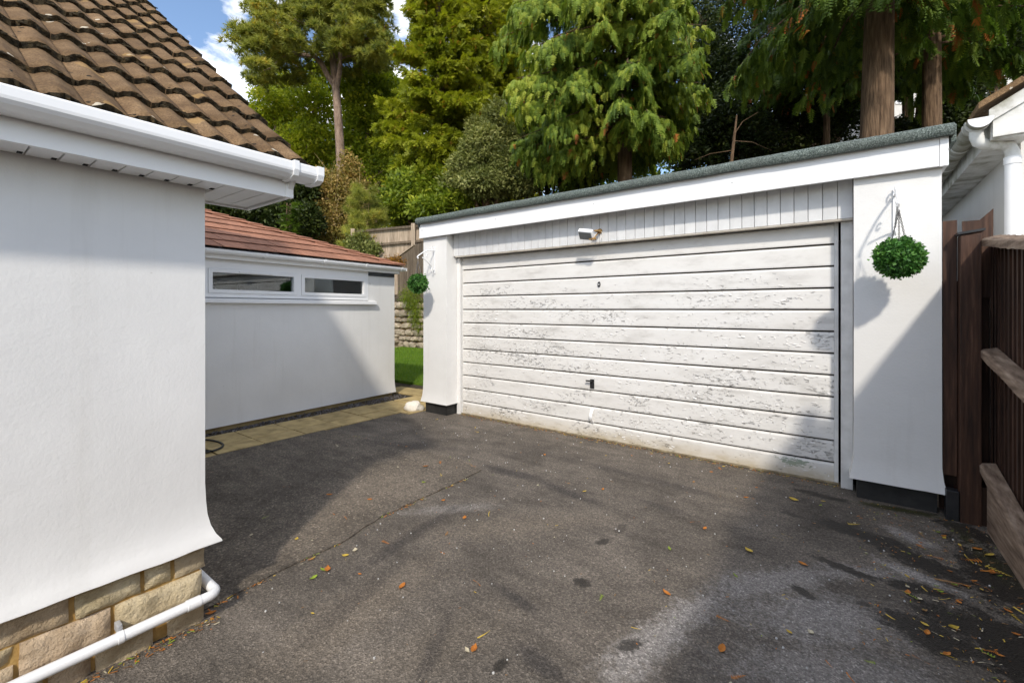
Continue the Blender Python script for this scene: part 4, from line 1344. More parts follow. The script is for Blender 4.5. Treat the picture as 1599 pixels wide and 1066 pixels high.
def leaf_cluster(n, spread, ll, lw, rng, fold=0.15):
    V, F = [], []
    for k in range(n):
        d = rng.normal(size=3)
        d /= np.linalg.norm(d)
        d[2] = d[2] * 0.6 + 0.1
        c = d * spread * rng.uniform(0.3, 1.0)
        ax = rng.normal(size=3) * 0.7 + d
        ax /= np.linalg.norm(ax)
        sd = np.cross(ax, rng.normal(size=3))
        sd /= np.linalg.norm(sd)
        up = np.cross(ax, sd)
        l_ = ll * rng.uniform(0.7, 1.2)
        i = len(V)
        V.extend([c, c + ax * l_ * 0.45 + sd * lw * 0.5 + up * fold * lw, c + ax * l_, c + ax * l_ * 0.45 - sd * lw * 0.5 + up * fold * lw])
        F.append((i, i + 1, i + 2))
        F.append((i, i + 2, i + 3))
    return np.array(V), np.array(F)


def needle_tuft(n, length, width, rng):
    V, F = [], []
    for k in range(n):
        d = rng.normal(size=3)
        d[0] = abs(d[0]) * 1.2 + 0.3
        d /= np.linalg.norm(d)
        sd = np.cross(d, rng.normal(size=3))
        sd /= np.linalg.norm(sd)
        i = len(V)
        V.extend([-sd * width, sd * width, d * length * rng.uniform(0.7, 1.1)])
        F.append((i, i + 1, i + 2))
    return np.array(V), np.array(F)


def frames(d, up=None, roll=None):
    """rotation matrices whose X axis is d (N,3)"""
    d = d / np.linalg.norm(d, axis=1, keepdims=True)
    ref = np.tile(np.array([0, 0, 1.0]), (len(d), 1)) if up is None else up
    y = np.cross(ref, d)
    ln = np.linalg.norm(y, axis=1, keepdims=True)
    y = np.where(ln < 1e-4, np.array([[1.0, 0, 0]]), y / np.maximum(ln, 1e-6))
    z = np.cross(d, y)
    if roll is not None:
        c, s = np.cos(roll)[:, None], np.sin(roll)[:, None]
        y, z = y * c + z * s, z * c - y * s
    return np.stack([d, y, z], axis=2)


def scatter_mesh(name, templates, pos_, dirs, scale, mat, tint, parent=None, roll=None):
    N = len(pos_)
    R = frames(dirs, roll=roll)
    which = RNG.integers(0, len(templates), N)
    VV, FF, TT = [], [], []
    off = 0
    for w, (tv, tf) in enumerate(templates):
        idx = np.where(which == w)[0]
        if len(idx) == 0:
            continue
        v_ = np.einsum('nij,kj->nki', R[idx], tv) * scale[idx][:, None, None] + pos_[idx][:, None, :]
        VV.append(v_.reshape(-1, 3))
        f_ = tf[None] + (np.arange(len(idx)) * len(tv))[:, None, None] + off
        FF.append(f_.reshape(-1, 3))
        TT.append(np.repeat(tint[idx], len(tv)))
        off += len(idx) * len(tv)
    V = np.concatenate(VV)
    F = np.concatenate(FF)
    T = np.concatenate(TT)
    me = bpy.data.meshes.new(name)
    me.vertices.add(len(V))
    me.vertices.foreach_set('co', V.astype(np.float32).ravel())
    me.loops.add(len(F) * 3)
    me.loops.foreach_set('vertex_index', F.astype(np.int32).ravel())
    me.polygons.add(len(F))
    me.polygons.foreach_set('loop_start', np.arange(0, len(F) * 3, 3, dtype=np.int32))
    me.update(calc_edges=True)
    a = me.attributes.new('tint', 'FLOAT', 'POINT')
    a.data.foreach_set('value', np.clip(T, 0, 1).astype(np.float32))
    me.materials.append(mat)
    o = link(bpy.data.objects.new(name, me))
    if parent is not None:
        ch(o, parent)
    return o


def vnoise(p, s, seed=0.0):
    return np.array([noise.noise(Vector((q[0] * s + seed, q[1] * s, q[2] * s))) for q in p])


TR = np.random.default_rng(5)
T_CEDAR = [frond_template(5, 1.0, 0.46, 0.45, 0.30), frond_template(6, 1.0, 0.40, 0.6, 0.26, 0.35), frond_template(5, 1.0, 0.52, 0.35, 0.32)]
T_CYP = [frond_template(4, 1.0, 0.5, 0.3, 0.34, 0.1), frond_template(4, 1.0, 0.42, 0.55, 0.36, 0.3), frond_template(3, 1.0, 0.5, 0.15, 0.4, 0.1)]
T_BEECH = [leaf_cluster(7, 0.18, 0.12, 0.075, TR) for _ in range(4)]
T_LAUREL = [leaf_cluster(8, 0.13, 0.11, 0.045, TR) for _ in range(4)]
T_OLIVE = [leaf_cluster(9, 0.12, 0.07, 0.024, TR) for _ in range(4)]
T_HOLLY = [leaf_cluster(8, 0.20, 0.13, 0.06, TR) for _ in range(4)]
T_IVY = [leaf_cluster(7, 0.16, 0.07, 0.05, TR) for _ in range(4)]
T_PINE = [needle_tuft(18, 0.21, 0.013, TR) for _ in range(4)]
T_PINE_S = [needle_tuft(20, 0.16, 0.004, TR) for _ in range(3)]


def lobes_points(lobes, count, rng, shell=0.55):
    """points and outward directions on ragged ellipsoid lobes [(centre, radii)]"""
    vol = np.array([r[0] * r[1] * r[2] for c, r in lobes]) ** (2 / 3)
    ns = np.maximum(20, (count * vol / vol.sum()).astype(int))
    PP, DD = [], []
    for (c, r), n in zip(lobes, ns):
        d = rng.normal(size=(n, 3))
        d /= np.linalg.norm(d, axis=1, keepdims=True)
        rad = 1 - shell * rng.random(n) ** 1.6
        # lumpy outline
        lump = 1 + 0.22 * vnoise(d, 2.1, rng.random() * 90) + 0.12 * vnoise(d, 5.0, rng.random() * 90)
        PP.append(np.array(c)[None] + d * (rad * lump)[:, None] * np.array(r)[None])
        DD.append(d)
    return np.concatenate(PP), np.concatenate(DD)


def px_lobes(lst, Y, depth=None):
    """lobes given by where they stand in the photograph: (px, py, rpx, rpy[, dY])"""
    out = []
    for q in lst:
        yy = Y + (q[4] if len(q) > 4 else 0)
        c = P(q[0], q[1], yy)
        rx, rz = q[2] / FPX * yy, q[3] / FPX * yy
        out.append(((c.x, c.y, c.z), (rx, depth or rx, rz)))
    return out


def trunk_mesh(base, tips, radii, mat, parent, seg=9, name='trunk', flare=True):
    bm = bmesh.new()
    for pts, rr in tips:
        tube(bm, pts, rr, seg)
    return ch(from_bm(name, bm, mat, None, True), parent)


def leafy_plant(name, label, cat, lobes, count, templates, mat, scale, seed, bark='cedarbark', stem=True, group=None, jit=0.55, tint_bias=0.0, shell=0.55, dirz=0.25):
    rng = np.random.default_rng(seed)
    cx = float(np.mean([c[0] for c, r in lobes]))
    cy = float(np.mean([c[1] for c, r in lobes]))
    low = min(c[2] for c, r in lobes)
    gz_ = terrain(cx, cy) - 0.03
    root = thing(name, label, cat, (cx, cy, gz_), 0, group)
    if stem:
        paths = []
        for (c, r) in lobes[:7]:
            a = Vector((cx, cy, gz_))
            b = Vector(c)
            mid = a.lerp(b, 0.5) + Vector((rng.uniform(-.1, .1), rng.uniform(-.1, .1), 0.15 * (b.z - a.z)))
            rr = max(0.02, 0.025 * (b - a).length)
            paths.append(([a, mid, b], [rr, rr * 0.7, rr * 0.25]))
        trunk_mesh(None, paths, None, M[bark], root, 7, 'stem')
    p, d = lobes_points(lobes, count, rng, shell)
    keep = p[:, 2] > gz_ - 0.1
    p, d = p[keep], d[keep]
    dirs = d + rng.normal(size=d.shape) * jit
    dirs[:, 2] += dirz
    tint = np.clip(rng.beta(2.0, 2.2, len(p)) + tint_bias + 0.25 * vnoise(p, 1.1, seed), 0, 1)
    scatter_mesh('foliage', templates, p, dirs, scale * rng.uniform(0.7, 1.35, len(p)), mat, tint, root, roll=rng.uniform(-0.8, 0.8, len(p)))
    return root


def conifer(name, label, cat, base, height, rfun, z0, nbr, per, templates, mat, fscale, seed, trunk_r, bark, droop=0.45, lean=(0, 0), bend=0.3, uplift=0.0, dead=0.05, start=0.18, trunk_top=0.06, hang=0.6, az=None, updown=None, rollsd=0.35):
    """trunk, boughs sweeping out and down, sprays hung along each bough"""
    rng = np.random.default_rng(seed)
    root = thing(name, label, cat, base, 0)
    b0 = Vector(base)
    tp, tr_ = [], []
    for i in range(9):
        t = i / 8
        tp.append(b0 + Vector((lean[0] * t, lean[1] * t, height * t - 0.2 * (i == 0))) + Vector((0.10 * math.sin(3 * t + seed), 0.10 * math.cos(2.3 * t + seed), 0)) * t)
        tr_.append(trunk_r * (1.25 if i == 0 else 1.0) * (1 - t) + trunk_top * t)
    boughs = []
    PP, DD, SC = [], [], []
    for k in range(nbr):
        f = ((k + rng.random()) / nbr)
        zz = z0 + (height - z0) * f ** 1.15
        a = rng.uniform(0, 2 * math.pi) if az is None else az(rng)
        Lb = rfun(zz, a) * rng.uniform(0.72, 1.1)
        if Lb < 0.06:
            continue
        t = zz / height
        st = b0 + Vector((lean[0] * t, lean[1] * t, zz))
        o = np.array([math.cos(a), math.sin(a)])
        m = 12
        q = np.linspace(0, 1, m)
        r_ = Lb * q
        drop = uplift * Lb * q - droop * Lb * q ** 2 + bend * Lb * np.maximum(0, q - 0.7) ** 1.5
        pts = np.stack([st.x + o[0] * r_, st.y + o[1] * r_, st.z + drop], 1)
        pts[:, :2] += np.cumsum(rng.normal(size=(m, 2)) * 0.02 * Lb, 0)
        boughs.append(([Vector(x) for x in pts[::2]], list(np.linspace(max(0.012, 0.016 * Lb), 0.005, len(pts[::2])))))
        n = max(4, int(per * Lb))
        u = start + (1 - start) * rng.random(n) ** 0.8
        i0 = np.clip((u * (m - 1)).astype(int), 0, m - 2)
        fr = (u * (m - 1) - i0)[:, None]
        c = pts[i0] * (1 - fr) + pts[i0 + 1] * fr
        tang = pts[i0 + 1] - pts[i0]
        tang /= np.linalg.norm(tang, axis=1, keepdims=True)
        side = np.stack([-tang[:, 1], tang[:, 0], np.zeros(n)], 1)
        sgn = rng.choice([-1, 1], n)[:, None]
        wid = Lb * 0.26 * (1 - 0.75 * u) + 0.10
        so = rng.random(n) ** 1.2
        c = c + side * sgn * (wid * so)[:, None]
        c[:, 2] -= hang * wid * so ** 2 + rng.random(n) * 0.12
        d = tang * 0.8 + side * sgn * (0.35 + 0.8 * rng.random(n))[:, None]
        d[:, 2] -= hang * (0.35 + 1.0 * rng.random(n))
        if updown is not None:
            d[:, 2] = rng.uniform(updown[0], updown[1], n)
        d += rng.normal(size=d.shape) * 0.22
        PP.append(c)
        DD.append(d)
    trunk_mesh(None, [(tp, tr_)], None, M[bark], root, 14)
    bmg = bmesh.new()
    for pts, rr in boughs:
        tube(bmg, pts, rr, 5)
    tag(ch(from_bm('boughs', bmg, M[bark], None, True), root), kind='stuff')
    p = np.concatenate(PP)
    d = np.concatenate(DD)
    clump = 0.35 * vnoise(p, 0.9, seed) + 0.15 * vnoise(p, 2.6, seed + 3)
    tint = np.clip(rng.beta(2, 2.2, len(p)) * 0.92 + clump, 0, 0.93)
    dd = rng.random(len(p)) < dead * np.clip(0.4 + 3.2 * vnoise(p, 1.9, seed + 9), 0, 4)
    tint[dd] = rng.uniform(0.96, 1.0, dd.sum())
    scatter_mesh('foliage', templates, p, d, fscale * rng.uniform(0.65, 1.3, len(p)), mat, tint, root, roll=rng.normal(size=len(p)) * rollsd)
    return root


def ground_at(px, Y):
    q = P(px, HZ, Y)
    return Vector((q.x, q.y, terrain(q.x, q.y) - 0.03))


# ---------------------------------------------------------------- trees
# big red cedar in the middle, behind the garage
Yc = 12.5
bc = ground_at(976, Yc)
camdir = math.atan2(CA, -SA)


def cedar_r(z, a):
    h = z + bc.z
    prof_ = np.interp(h, [6.0, 6.8, 7.8, 9.5, 12, 16.5], [1.8, 2.5, 2.9, 2.8, 2.0, 0.3])
    # longer on the left and towards the drive
    la = math.cos(a - (camdir + math.pi / 2))
    return prof_ * (1 + 0.30 * la)


conifer('cedar_tree', 'drooping red cedar with bright green fronds and brown trunk behind the middle of the garage', 'tree', bc, 16.8 - bc.z, cedar_r, 6.2 - bc.z, 330, 92, T_CEDAR, L['cedar'], 0.18, 21, 0.235, 'cedarbark', droop=0.42, bend=0.35, dead=0.022, hang=1.3, start=0.3)
# yellow-green cypress to the left of it
Yt = 17
bt = ground_at(690, Yt)


def cyp_r(z, a):
    h = z + bt.z
    return np.interp(h, [4.4, 5.6, 8.5, 12, 15, 20], [1.6, 2.2, 2.15, 1.35, 0.9, 0.2])


conifer('cypress_tree', 'tall dense yellow-green cypress left of the drooping cedar', 'tree', bt, 20 - bt.z, cyp_r, 4.7 - bt.z, 400, 90, T_CYP, L['cypress'], 0.23, 33, 0.25, 'cedarbark', droop=0.10, bend=0.2, uplift=0.05, dead=0.03, hang=0.35, start=0.35, updown=(-1.3, 0.7), rollsd=0.9)
bt2 = ground_at(765, 19.5)


def cyp2_r(z, a):
    h = z + bt2.z
    return np.interp(h, [4.0, 6.5, 10.0, 15, 20, 24], [1.8, 2.5, 2.5, 2.1, 1.3, 0.2])


conifer('cypress_tree', 'taller cypress standing between the yellow-green cypress and the drooping cedar', 'tree', bt2, 24 - bt2.z, cyp2_r, 4.0 - bt2.z, 400, 50, T_CYP, L['cypress'], 0.27, 35, 0.25, 'cedarbark', droop=0.12, bend=0.2, dead=0.03, hang=0.35, start=0.3, updown=(-1.3, 0.7), rollsd=0.9)

# two large trunks on the right with low-hanging boughs out of a crown above the frame
Yb = 11.0
bb = ground_at(1362, Yb)


def big_r(z, a):
    h = z + bb.z
    return np.interp(h, [7.4, 9.0, 12, 18, 23], [2.6, 3.6, 3.8, 2.5, 0.4])


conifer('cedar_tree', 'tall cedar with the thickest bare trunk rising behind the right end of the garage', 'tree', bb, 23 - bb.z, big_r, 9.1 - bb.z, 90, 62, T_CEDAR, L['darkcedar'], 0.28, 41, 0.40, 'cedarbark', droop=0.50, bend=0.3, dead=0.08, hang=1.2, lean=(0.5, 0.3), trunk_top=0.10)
Y6 = 14.5
b6 = ground_at(1456, Y6)


def six_r(z, a):
    h = z + b6.z
    return np.interp(h, [8.0, 10.0, 13, 19, 24], [2.6, 3.6, 3.8, 2.5, 0.4])


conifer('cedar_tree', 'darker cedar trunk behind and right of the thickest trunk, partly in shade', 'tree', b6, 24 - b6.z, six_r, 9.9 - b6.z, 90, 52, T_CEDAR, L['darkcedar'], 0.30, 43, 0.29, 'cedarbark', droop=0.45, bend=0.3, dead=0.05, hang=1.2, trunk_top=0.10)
b7 = ground_at(1290, 17.0)


def sev_r(z, a):
    h = z + b7.z
    return np.interp(h, [7.5, 9.0, 12, 17, 22], [1.6, 2.8, 3.0, 2.0, 0.3])


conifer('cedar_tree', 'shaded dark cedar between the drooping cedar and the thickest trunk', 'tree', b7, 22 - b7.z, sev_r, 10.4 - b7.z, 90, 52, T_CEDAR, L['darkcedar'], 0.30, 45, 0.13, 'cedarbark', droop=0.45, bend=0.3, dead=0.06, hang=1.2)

# pine on the left
Yp = 22.0
bp_ = ground_at(536, Yp)
pine = thing('pine_tree', 'tall pine with bare pinkish trunk and spreading clumped crown, upper left', 'tree', bp_)
px_paths = [([(536, 400), (535, 300), (531, 220), (526, 150), (521, 100), (514, 60), (506, 15), (500, -60)], 0.25, 0.08),
            ([(526, 140), (531, 110), (532, 75), (541, 40), (556, 5)], 0.13, 0.05),
            ([(524, 135), (512, 118), (503, 100), (492, 88), (472, 86), (456, 82)], 0.15, 0.08),
            ([(492, 88), (478, 70), (460, 62), (440, 60), (415, 66)], 0.09, 0.03),
            ([(456, 82), (440, 90), (425, 106), (408, 112)], 0.07, 0.025),
            ([(514, 62), (500, 48), (480, 40), (450, 25)], 0.09, 0.03), ([(521, 96), (545, 88), (570, 86), (596, 100)], 0.07, 0.02),
            ([(508, 25), (530, 12), (560, 10), (590, 20)], 0.08, 0.03), ([(532, 75), (550, 70), (575, 60), (600, 62)], 0.06, 0.02), ([(506, 15), (480, 0), (440, -10), (410, 10)], 0.08, 0.03)]
tips = []
prng = np.random.default_rng(3)
for lst, r0, r1 in px_paths:
    pts = []
    dy = prng.uniform(-1.5, 1.5) if lst[0][1] < 380 else 0
    for i, (x_, y_) in enumerate(lst):
        pts.append(P(x_, y_, Yp + dy * i / max(1, len(lst) - 1)))
    tips.append((pts, list(np.linspace(r0, r1, len(pts)))))
trunk_mesh(None, tips, None, M['pinebark'], pine, 10)
cl = []
env = [(505, 45, 105, 42, 70), (415, 72, 52, 34, 34), (565, 55, 50, 45, 36), (470, 10, 85, 34, 44), (588, 75, 26, 24, 14), (392, 60, 22, 20, 8), (440, 118, 50, 22, 20), (560, 100, 55, 22, 22), (510, -50, 115, 45, 40), (540, 10, 70, 30, 30), (500, 92, 50, 14, 10)]
for (x_, y_, rx, ry, n_) in env:
    for k in range(int(n_ * 1.15)):
        a, r_ = prng.uniform(0, 2 * math.pi), math.sqrt(prng.random())
        c = P(x_ + rx * r_ * math.cos(a), y_ + ry * r_ * math.sin(a), Yp + (prng.uniform(0.4, 3.0) if y_ > 80 else prng.uniform(-2.6, 2.6)))
        s_ = prng.uniform(0.28, 0.62)
        cl.append(((c.x, c.y, c.z), (s_, s_, s_ * 0.55)))
p, d = [], []
for (c, r_) in cl:
    n_ = 34
    q = prng.normal(size=(n_, 3))
    q /= np.linalg.norm(q, axis=1, keepdims=True)
    q[:, 2] = np.abs(q[:, 2]) * 0.9 - 0.15
    p.append(np.array(c) + q * np.array(r_) * (1 - 0.5 * prng.random(n_) ** 2)[:, None])
    d.append(q + np.array([0, 0, 0.5]))
p, d = np.concatenate(p), np.concatenate(d)
tint = np.clip(prng.beta(2, 2.4, len(p)) + 0.3 * vnoise(p, 0.6, 2), 0, 1)
scatter_mesh('foliage', T_PINE, p, d + prng.normal(size=d.shape) * 0.4, prng.uniform(0.9, 1.7, len(p)), L['pine'], tint, pine)

# broadleaf trees behind the pine
leafy_plant('broadleaf_tree', 'yellow-green broadleaf tree behind and left of the pine trunk', 'tree', px_lobes([(425, 165, 32, 28), (450, 200, 40, 30, 1), (440, 140, 34, 26, 2), (490, 170, 36, 40), (480, 225, 45, 34, -1), (430, 245, 36, 30), (505, 120, 30, 24, 2), (395, 185, 18, 14), (500, 265, 40, 30), (460, 275, 40, 30, 1)], 27), 5200, T_BEECH, L['beech'], 1.5, 51, 'pinebark')
leafy_plant('broadleaf_tree', 'green broadleaf tree behind and right of the pine trunk', 'tree', px_lobes([(578, 130, 32, 26), (570, 170, 36, 34, -1), (598, 118, 20, 20, 2), (610, 160, 34, 40), (560, 225, 40, 40), (605, 230, 36, 40, 1), (550, 140, 22, 22), (615, 150, 18, 24, 2), (580, 270, 45, 36), (545, 250, 26, 34)], 26), 5200, T_BEECH, L['beech'], 1.5, 53, 'pinebark', tint_bias=-0.15)
# shrubs below
leafy_plant('laurel_shrub', 'glossy green laurel shrub left of the garage roof above the hillside fence', 'shrub', px_lobes([(650, 300, 38, 28), (690, 290, 34, 30), (625, 320, 30, 22), (720, 305, 30, 22, -1), (672, 326, 30, 14, -1), (640, 265, 26, 22, 1), (700, 255, 28, 26, 1)], 15.5), 5200, T_LAUREL, L['laurel'], 1.5, 55)
leafy_plant('olive_shrub', 'grey-green small-leaved shrub below the cypress and left of the cedar', 'shrub', px_lobes([(758, 228, 24, 30), (728, 262, 26, 22), (790, 262, 30, 26), (752, 290, 44, 20), (795, 222, 20, 24, 1), (716, 285, 22, 16), (768, 190, 13, 22, 0.6), (742, 205, 12, 20, 1), (812, 285, 22, 18), (778, 172, 8, 16, 0.8), (735, 232, 14, 16)], 14.2), 6000, T_OLIVE, L['olive'], 1.7, 57)
leafy_plant('evergreen_shrub', 'dark evergreen shrub under the left side of the drooping cedar', 'shrub', px_lobes([(830, 255, 40, 30), (870, 265, 40, 26), (910, 270, 36, 22), (810, 280, 40, 22), (850, 225, 34, 30, 1), (890, 235, 34, 26, 1.5)], 14.6), 3800, T_HOLLY, L['holly'], 1.0, 59, tint_bias=0.1)
leafy_plant('ivy_thicket', 'tangled fading ivy and dry brown thicket at the foot of the pine', 'shrub', px_lobes([(500, 290, 34, 22), (530, 300, 34, 30), (545, 340, 36, 30), (505, 335, 40, 26), (480, 320, 26, 22), (560, 310, 24, 30), (520, 375, 46, 26), (545, 265, 16, 26), (565, 372, 30, 22)], 19), 4200, T_IVY, L['ivy'], 1.5, 61, bark='twig', tint_bias=0.12)
# dry bramble stems through the thicket
bm = bmesh.new()
brng = np.random.default_rng(8)
for k in range(80):
    c = P(535 + brng.normal() * 26, 330 + brng.normal() * 18, 18.6 + brng.uniform(-0.6, 0.3))
    e = c + Vector((brng.normal() * 0.8, brng.normal() * 0.5, abs(brng.normal()) * 0.9))
    m_ = c.lerp(e, 0.5) + Vector((brng.normal() * 0.2, 0, 0.25))
    tube(bm, [c, m_, e], [0.009, 0.006, 0.003], 4, False)
tag(from_bm('dry_bramble', bm, M['twig']), 'pale dry bramble stems standing in the ivy thicket below the pine trunk', 'bramble', kind='stuff')
leafy_plant('dark_shrub', 'dark green shrub behind the annexe roof below the eaves of the bungalow', 'shrub', px_lobes([(400, 330, 36, 22), (440, 345, 34, 26), (475, 345, 26, 26), (360, 325, 34, 16), (420, 300, 30, 20, 1), (470, 300, 24, 22, 1), (340, 335, 30, 14)], 17), 3600, T_HOLLY, L['holly'], 1.15, 63, tint_bias=0.12)
byc = ground_at(452, 15.5)


def small_r(z, a):
    return np.interp(z, [0.0, 1.2, 2.4, 3.6], [0.8, 0.8, 0.5, 0.15])


conifer('conifer_shrub', 'narrow dark conifer bush behind the ridge of the annexe roof', 'shrub', byc, 4.9 - byc.z + 0.2, small_r, 0.2, 150, 40, T_CYP, L['darkcedar'], 0.22, 65, 0.06, 'cedarbark', droop=-0.4, bend=0, hang=0.1, dead=0, start=0.2, trunk_top=0.02)
# young pine
yp = ground_at(572, 14.6)


def yp_r(z, a):
    return np.interp(z, [0.6, 1.6, 2.6, 3.6, 4.4], [0.6, 0.72, 0.62, 0.4, 0.1])


conifer('young_pine', 'young soft-needled pine with thin pale stem beside the hillside fence', 'tree', yp, 1.42 + 190 / 700 * 14.6 - yp.z, yp_r, 0.6, 90, 52, T_PINE_S, L['pine'], 1.25, 67, 0.05, 'twig', droop=-0.25, bend=0.2, hang=0.0, dead=0, start=0.2, trunk_top=0.012)

# dark understorey on the right
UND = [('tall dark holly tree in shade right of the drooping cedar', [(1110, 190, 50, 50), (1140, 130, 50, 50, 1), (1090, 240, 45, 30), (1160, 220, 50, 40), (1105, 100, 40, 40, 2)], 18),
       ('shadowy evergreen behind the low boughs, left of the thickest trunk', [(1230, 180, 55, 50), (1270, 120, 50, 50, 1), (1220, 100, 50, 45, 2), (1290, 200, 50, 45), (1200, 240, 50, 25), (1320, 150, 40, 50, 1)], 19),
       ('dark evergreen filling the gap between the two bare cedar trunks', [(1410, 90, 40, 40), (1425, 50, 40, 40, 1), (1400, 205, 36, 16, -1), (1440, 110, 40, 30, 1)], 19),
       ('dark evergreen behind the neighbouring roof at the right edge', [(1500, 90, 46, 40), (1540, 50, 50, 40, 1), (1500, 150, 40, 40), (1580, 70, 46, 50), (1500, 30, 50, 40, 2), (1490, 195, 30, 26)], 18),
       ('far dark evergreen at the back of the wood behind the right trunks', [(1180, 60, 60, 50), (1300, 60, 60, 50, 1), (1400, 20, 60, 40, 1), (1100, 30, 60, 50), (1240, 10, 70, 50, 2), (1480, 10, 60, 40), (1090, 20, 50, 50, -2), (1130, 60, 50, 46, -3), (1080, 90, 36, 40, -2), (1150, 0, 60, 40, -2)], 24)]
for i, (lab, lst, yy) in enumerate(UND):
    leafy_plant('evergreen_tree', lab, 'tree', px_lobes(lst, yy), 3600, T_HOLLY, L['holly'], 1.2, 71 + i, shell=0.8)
# thin dead sapling and twiggy stems against the dark
sap = ground_at(1142, 13)
sp_ = thing('sapling', 'thin bare dead sapling stem standing above the garage roof edge', 'tree', sap)
bm = bmesh.new()
tube(bm, [sap, P(1143, 250, 13), P(1147, 215, 13), P(1151, 180, 13)], [0.06, 0.05, 0.04, 0.02], 7)
for a, b_, c in (((1146, 220), (1175, 222), (1205, 235)), ((1144, 235), (1110, 240), (1085, 250)), ((1147, 210), (1160, 190), (1185, 175))):
    tube(bm, [P(*a, 13), P(*b_, 13.1), P(*c, 13.2)], [0.013, 0.009, 0.004], 5)
ch(from_bm('trunk', bm, M['cedarbark'], None, True), sp_)
# far wood closing the view
wl = []
wrng = np.random.default_rng(14)
for k in range(46):
    x_ = 300 + k * 29 + wrng.uniform(-12, 12)
    top = np.interp(x_, [300, 380, 430, 620, 700, 1100, 1600], [330, 300, 230, 190, 150, 215, 225])
    for m_ in range(4):
        y_ = top + m_ * 55 + wrng.uniform(-15, 15)
        wl.append((x_, y_, wrng.uniform(26, 44), wrng.uniform(26, 40), wrng.uniform(-3, 5)))
wp, wd = lobes_points(px_lobes(wl, 40, 2.5), 11000, wrng, 0.5)
fw = scatter_mesh('far_wood', T_BEECH, wp, wd + wrng.normal(size=wd.shape) * 0.5, wrng.uniform(2.4, 4.2, len(wp)), L['laurel'], np.clip(wrng.beta(2, 3, len(wp)) * 0.8, 0, 1))
tag(fw, 'distant wood of mixed green trees along the top of the hill', 'wood', kind='stuff')
# pale house glimpsed through the trunks
hh = P(1420, 165, 33)
hou = thing('hill_house', 'pale house with red-brown roof glimpsed between the trunks on the hill', 'house', (hh.x, hh.y, terrain(hh.x, hh.y)), math.atan2(SA, CA))
bm = bmesh.new()
bx(bm, -5, 5, -3, 3, -1.0, 7.0)
from_bm('wall', bm, M['hillwall'], hou)
bm = bmesh.new()
prism(bm, [(-5.3, -3.4, 7.0), (-5.3, 3.4, 7.0), (-5.3, 0, 9.0)], (10.6, 0, 0))
from_bm('roof', bm, M['hillroof'], hou)
for x_ in (-3, 0, 3):
    fw_ = box('window', (x_ - 0.6, x_ + 0.6, -3.06, -2.98, 4.6, 6.0), M['upvc'], hou)
    box('pane', (x_ - 0.5, x_ + 0.5, -3.08, -3.05, 4.7, 5.9), M['stripgrey'], fw_)

# ---------------------------------------------------------------- garden behind: lawn, stone wall, fences, plants
lawn = poly_sheet('lawn', [(-16, 5.74), (-4.76, 5.74), (-4.76, 8.66), (-16, 8.66)], 0.03, M['lawn'], 0.05)
for v_ in lawn.data.vertices:
    if v_.co.y > 8:
        v_.co.z += 0.29
tag(lawn, kind='structure')
grng = np.random.default_rng(4)
N = 26000
gx_ = grng.uniform(-12.0, -4.78, N)
gy_ = 5.72 + 2.93 * grng.random(N) ** 1.0
gpz = np.stack([gx_, gy_, 0.03 + 0.29 * (gy_ - 5.74) / 2.92], 1)
gd = np.stack([grng.normal(size=N) * 0.4, grng.normal(size=N) * 0.4, np.ones(N)], 1)
gr_ = scatter_mesh('grass', [(np.array([[0, -0.06, 0], [0, 0.06, 0], [1.0, 0.02, 0.15]]), np.array([[0, 1, 2]]))], gpz, gd, grng.uniform(0.03, 0.06, N), L['grass'], np.clip(grng.beta(2, 2, N) + 0.3 * vnoise(gpz, 1.5), 0, 1))
tag(gr_, 'short green grass of the lawn beyond the gap beside the garage', 'grass', kind='stuff')

rw = thing('retaining_wall', 'rough buff stone retaining wall at the back of the lawn', 'wall', (-10.5, 8.7, 0.28))
box('wall_core', (-5.5, 5.65, 0.10, 0.2, -0.4, 1.28), M['mortar'], rw)
RS = []
for i in range(7):
    bm = bmesh.new()
    bmesh.ops.create_icosphere(bm, subdivisions=2, radius=1)
    for v_ in bm.verts:
        c = v_.co
        m_ = max(abs(c.x), abs(c.y), abs(c.z))
        c2 = c.lerp(c / m_, 0.62)
        q = c * 1.4 + Vector((i * 7.7, 0, 0))
        v_.co = c2 * (0.86 + 0.2 * noise.noise(q)) * 0.5
    me = bpy.data.meshes.new('stone')
    bm.to_mesh(me)
    bm.free()
    me.materials.append(M['rockery'])
    RS.append(me)
z = 0.0
while z < 1.28:
    h = random.uniform(0.13, 0.24)
    x = -3.6
    while x < 3.8:
        w = random.uniform(0.2, 0.5)
        inst('stone', random.choice(RS), rw, (x + w / 2, 0.06 + random.uniform(-0.03, 0.03), z + h / 2), (0, random.uniform(-0.06, 0.06), random.choice([0, math.pi])), (w * 1.08, 0.28, h * 1.1))
        x += w
    z += h
# stone steps left of the gap
st_ = thing('garden_steps', 'stacked flat stone steps at the left end of the retaining wall', 'steps', (-10.95, 8.45, 0.27))
for i in range(4):
    bm = bmesh.new()
    bx(bm, -0.75, 0.42 - 0.05 * i, -0.25 + 0.2 * i, 0.3 + 0.2 * i, 0.17 * i, 0.17 * i + 0.06, bev=0.015)
    o = from_bm('tread', bm, M['rockery'], st_)
    bm = bmesh.new()
    bx(bm, -0.7, 0.36 - 0.05 * i, -0.2 + 0.2 * i, 0.28 + 0.2 * i, 0.17 * i - 0.11, 0.17 * i, bev=0.01)
    from_bm('riser', bm, M['rockery'], st_)
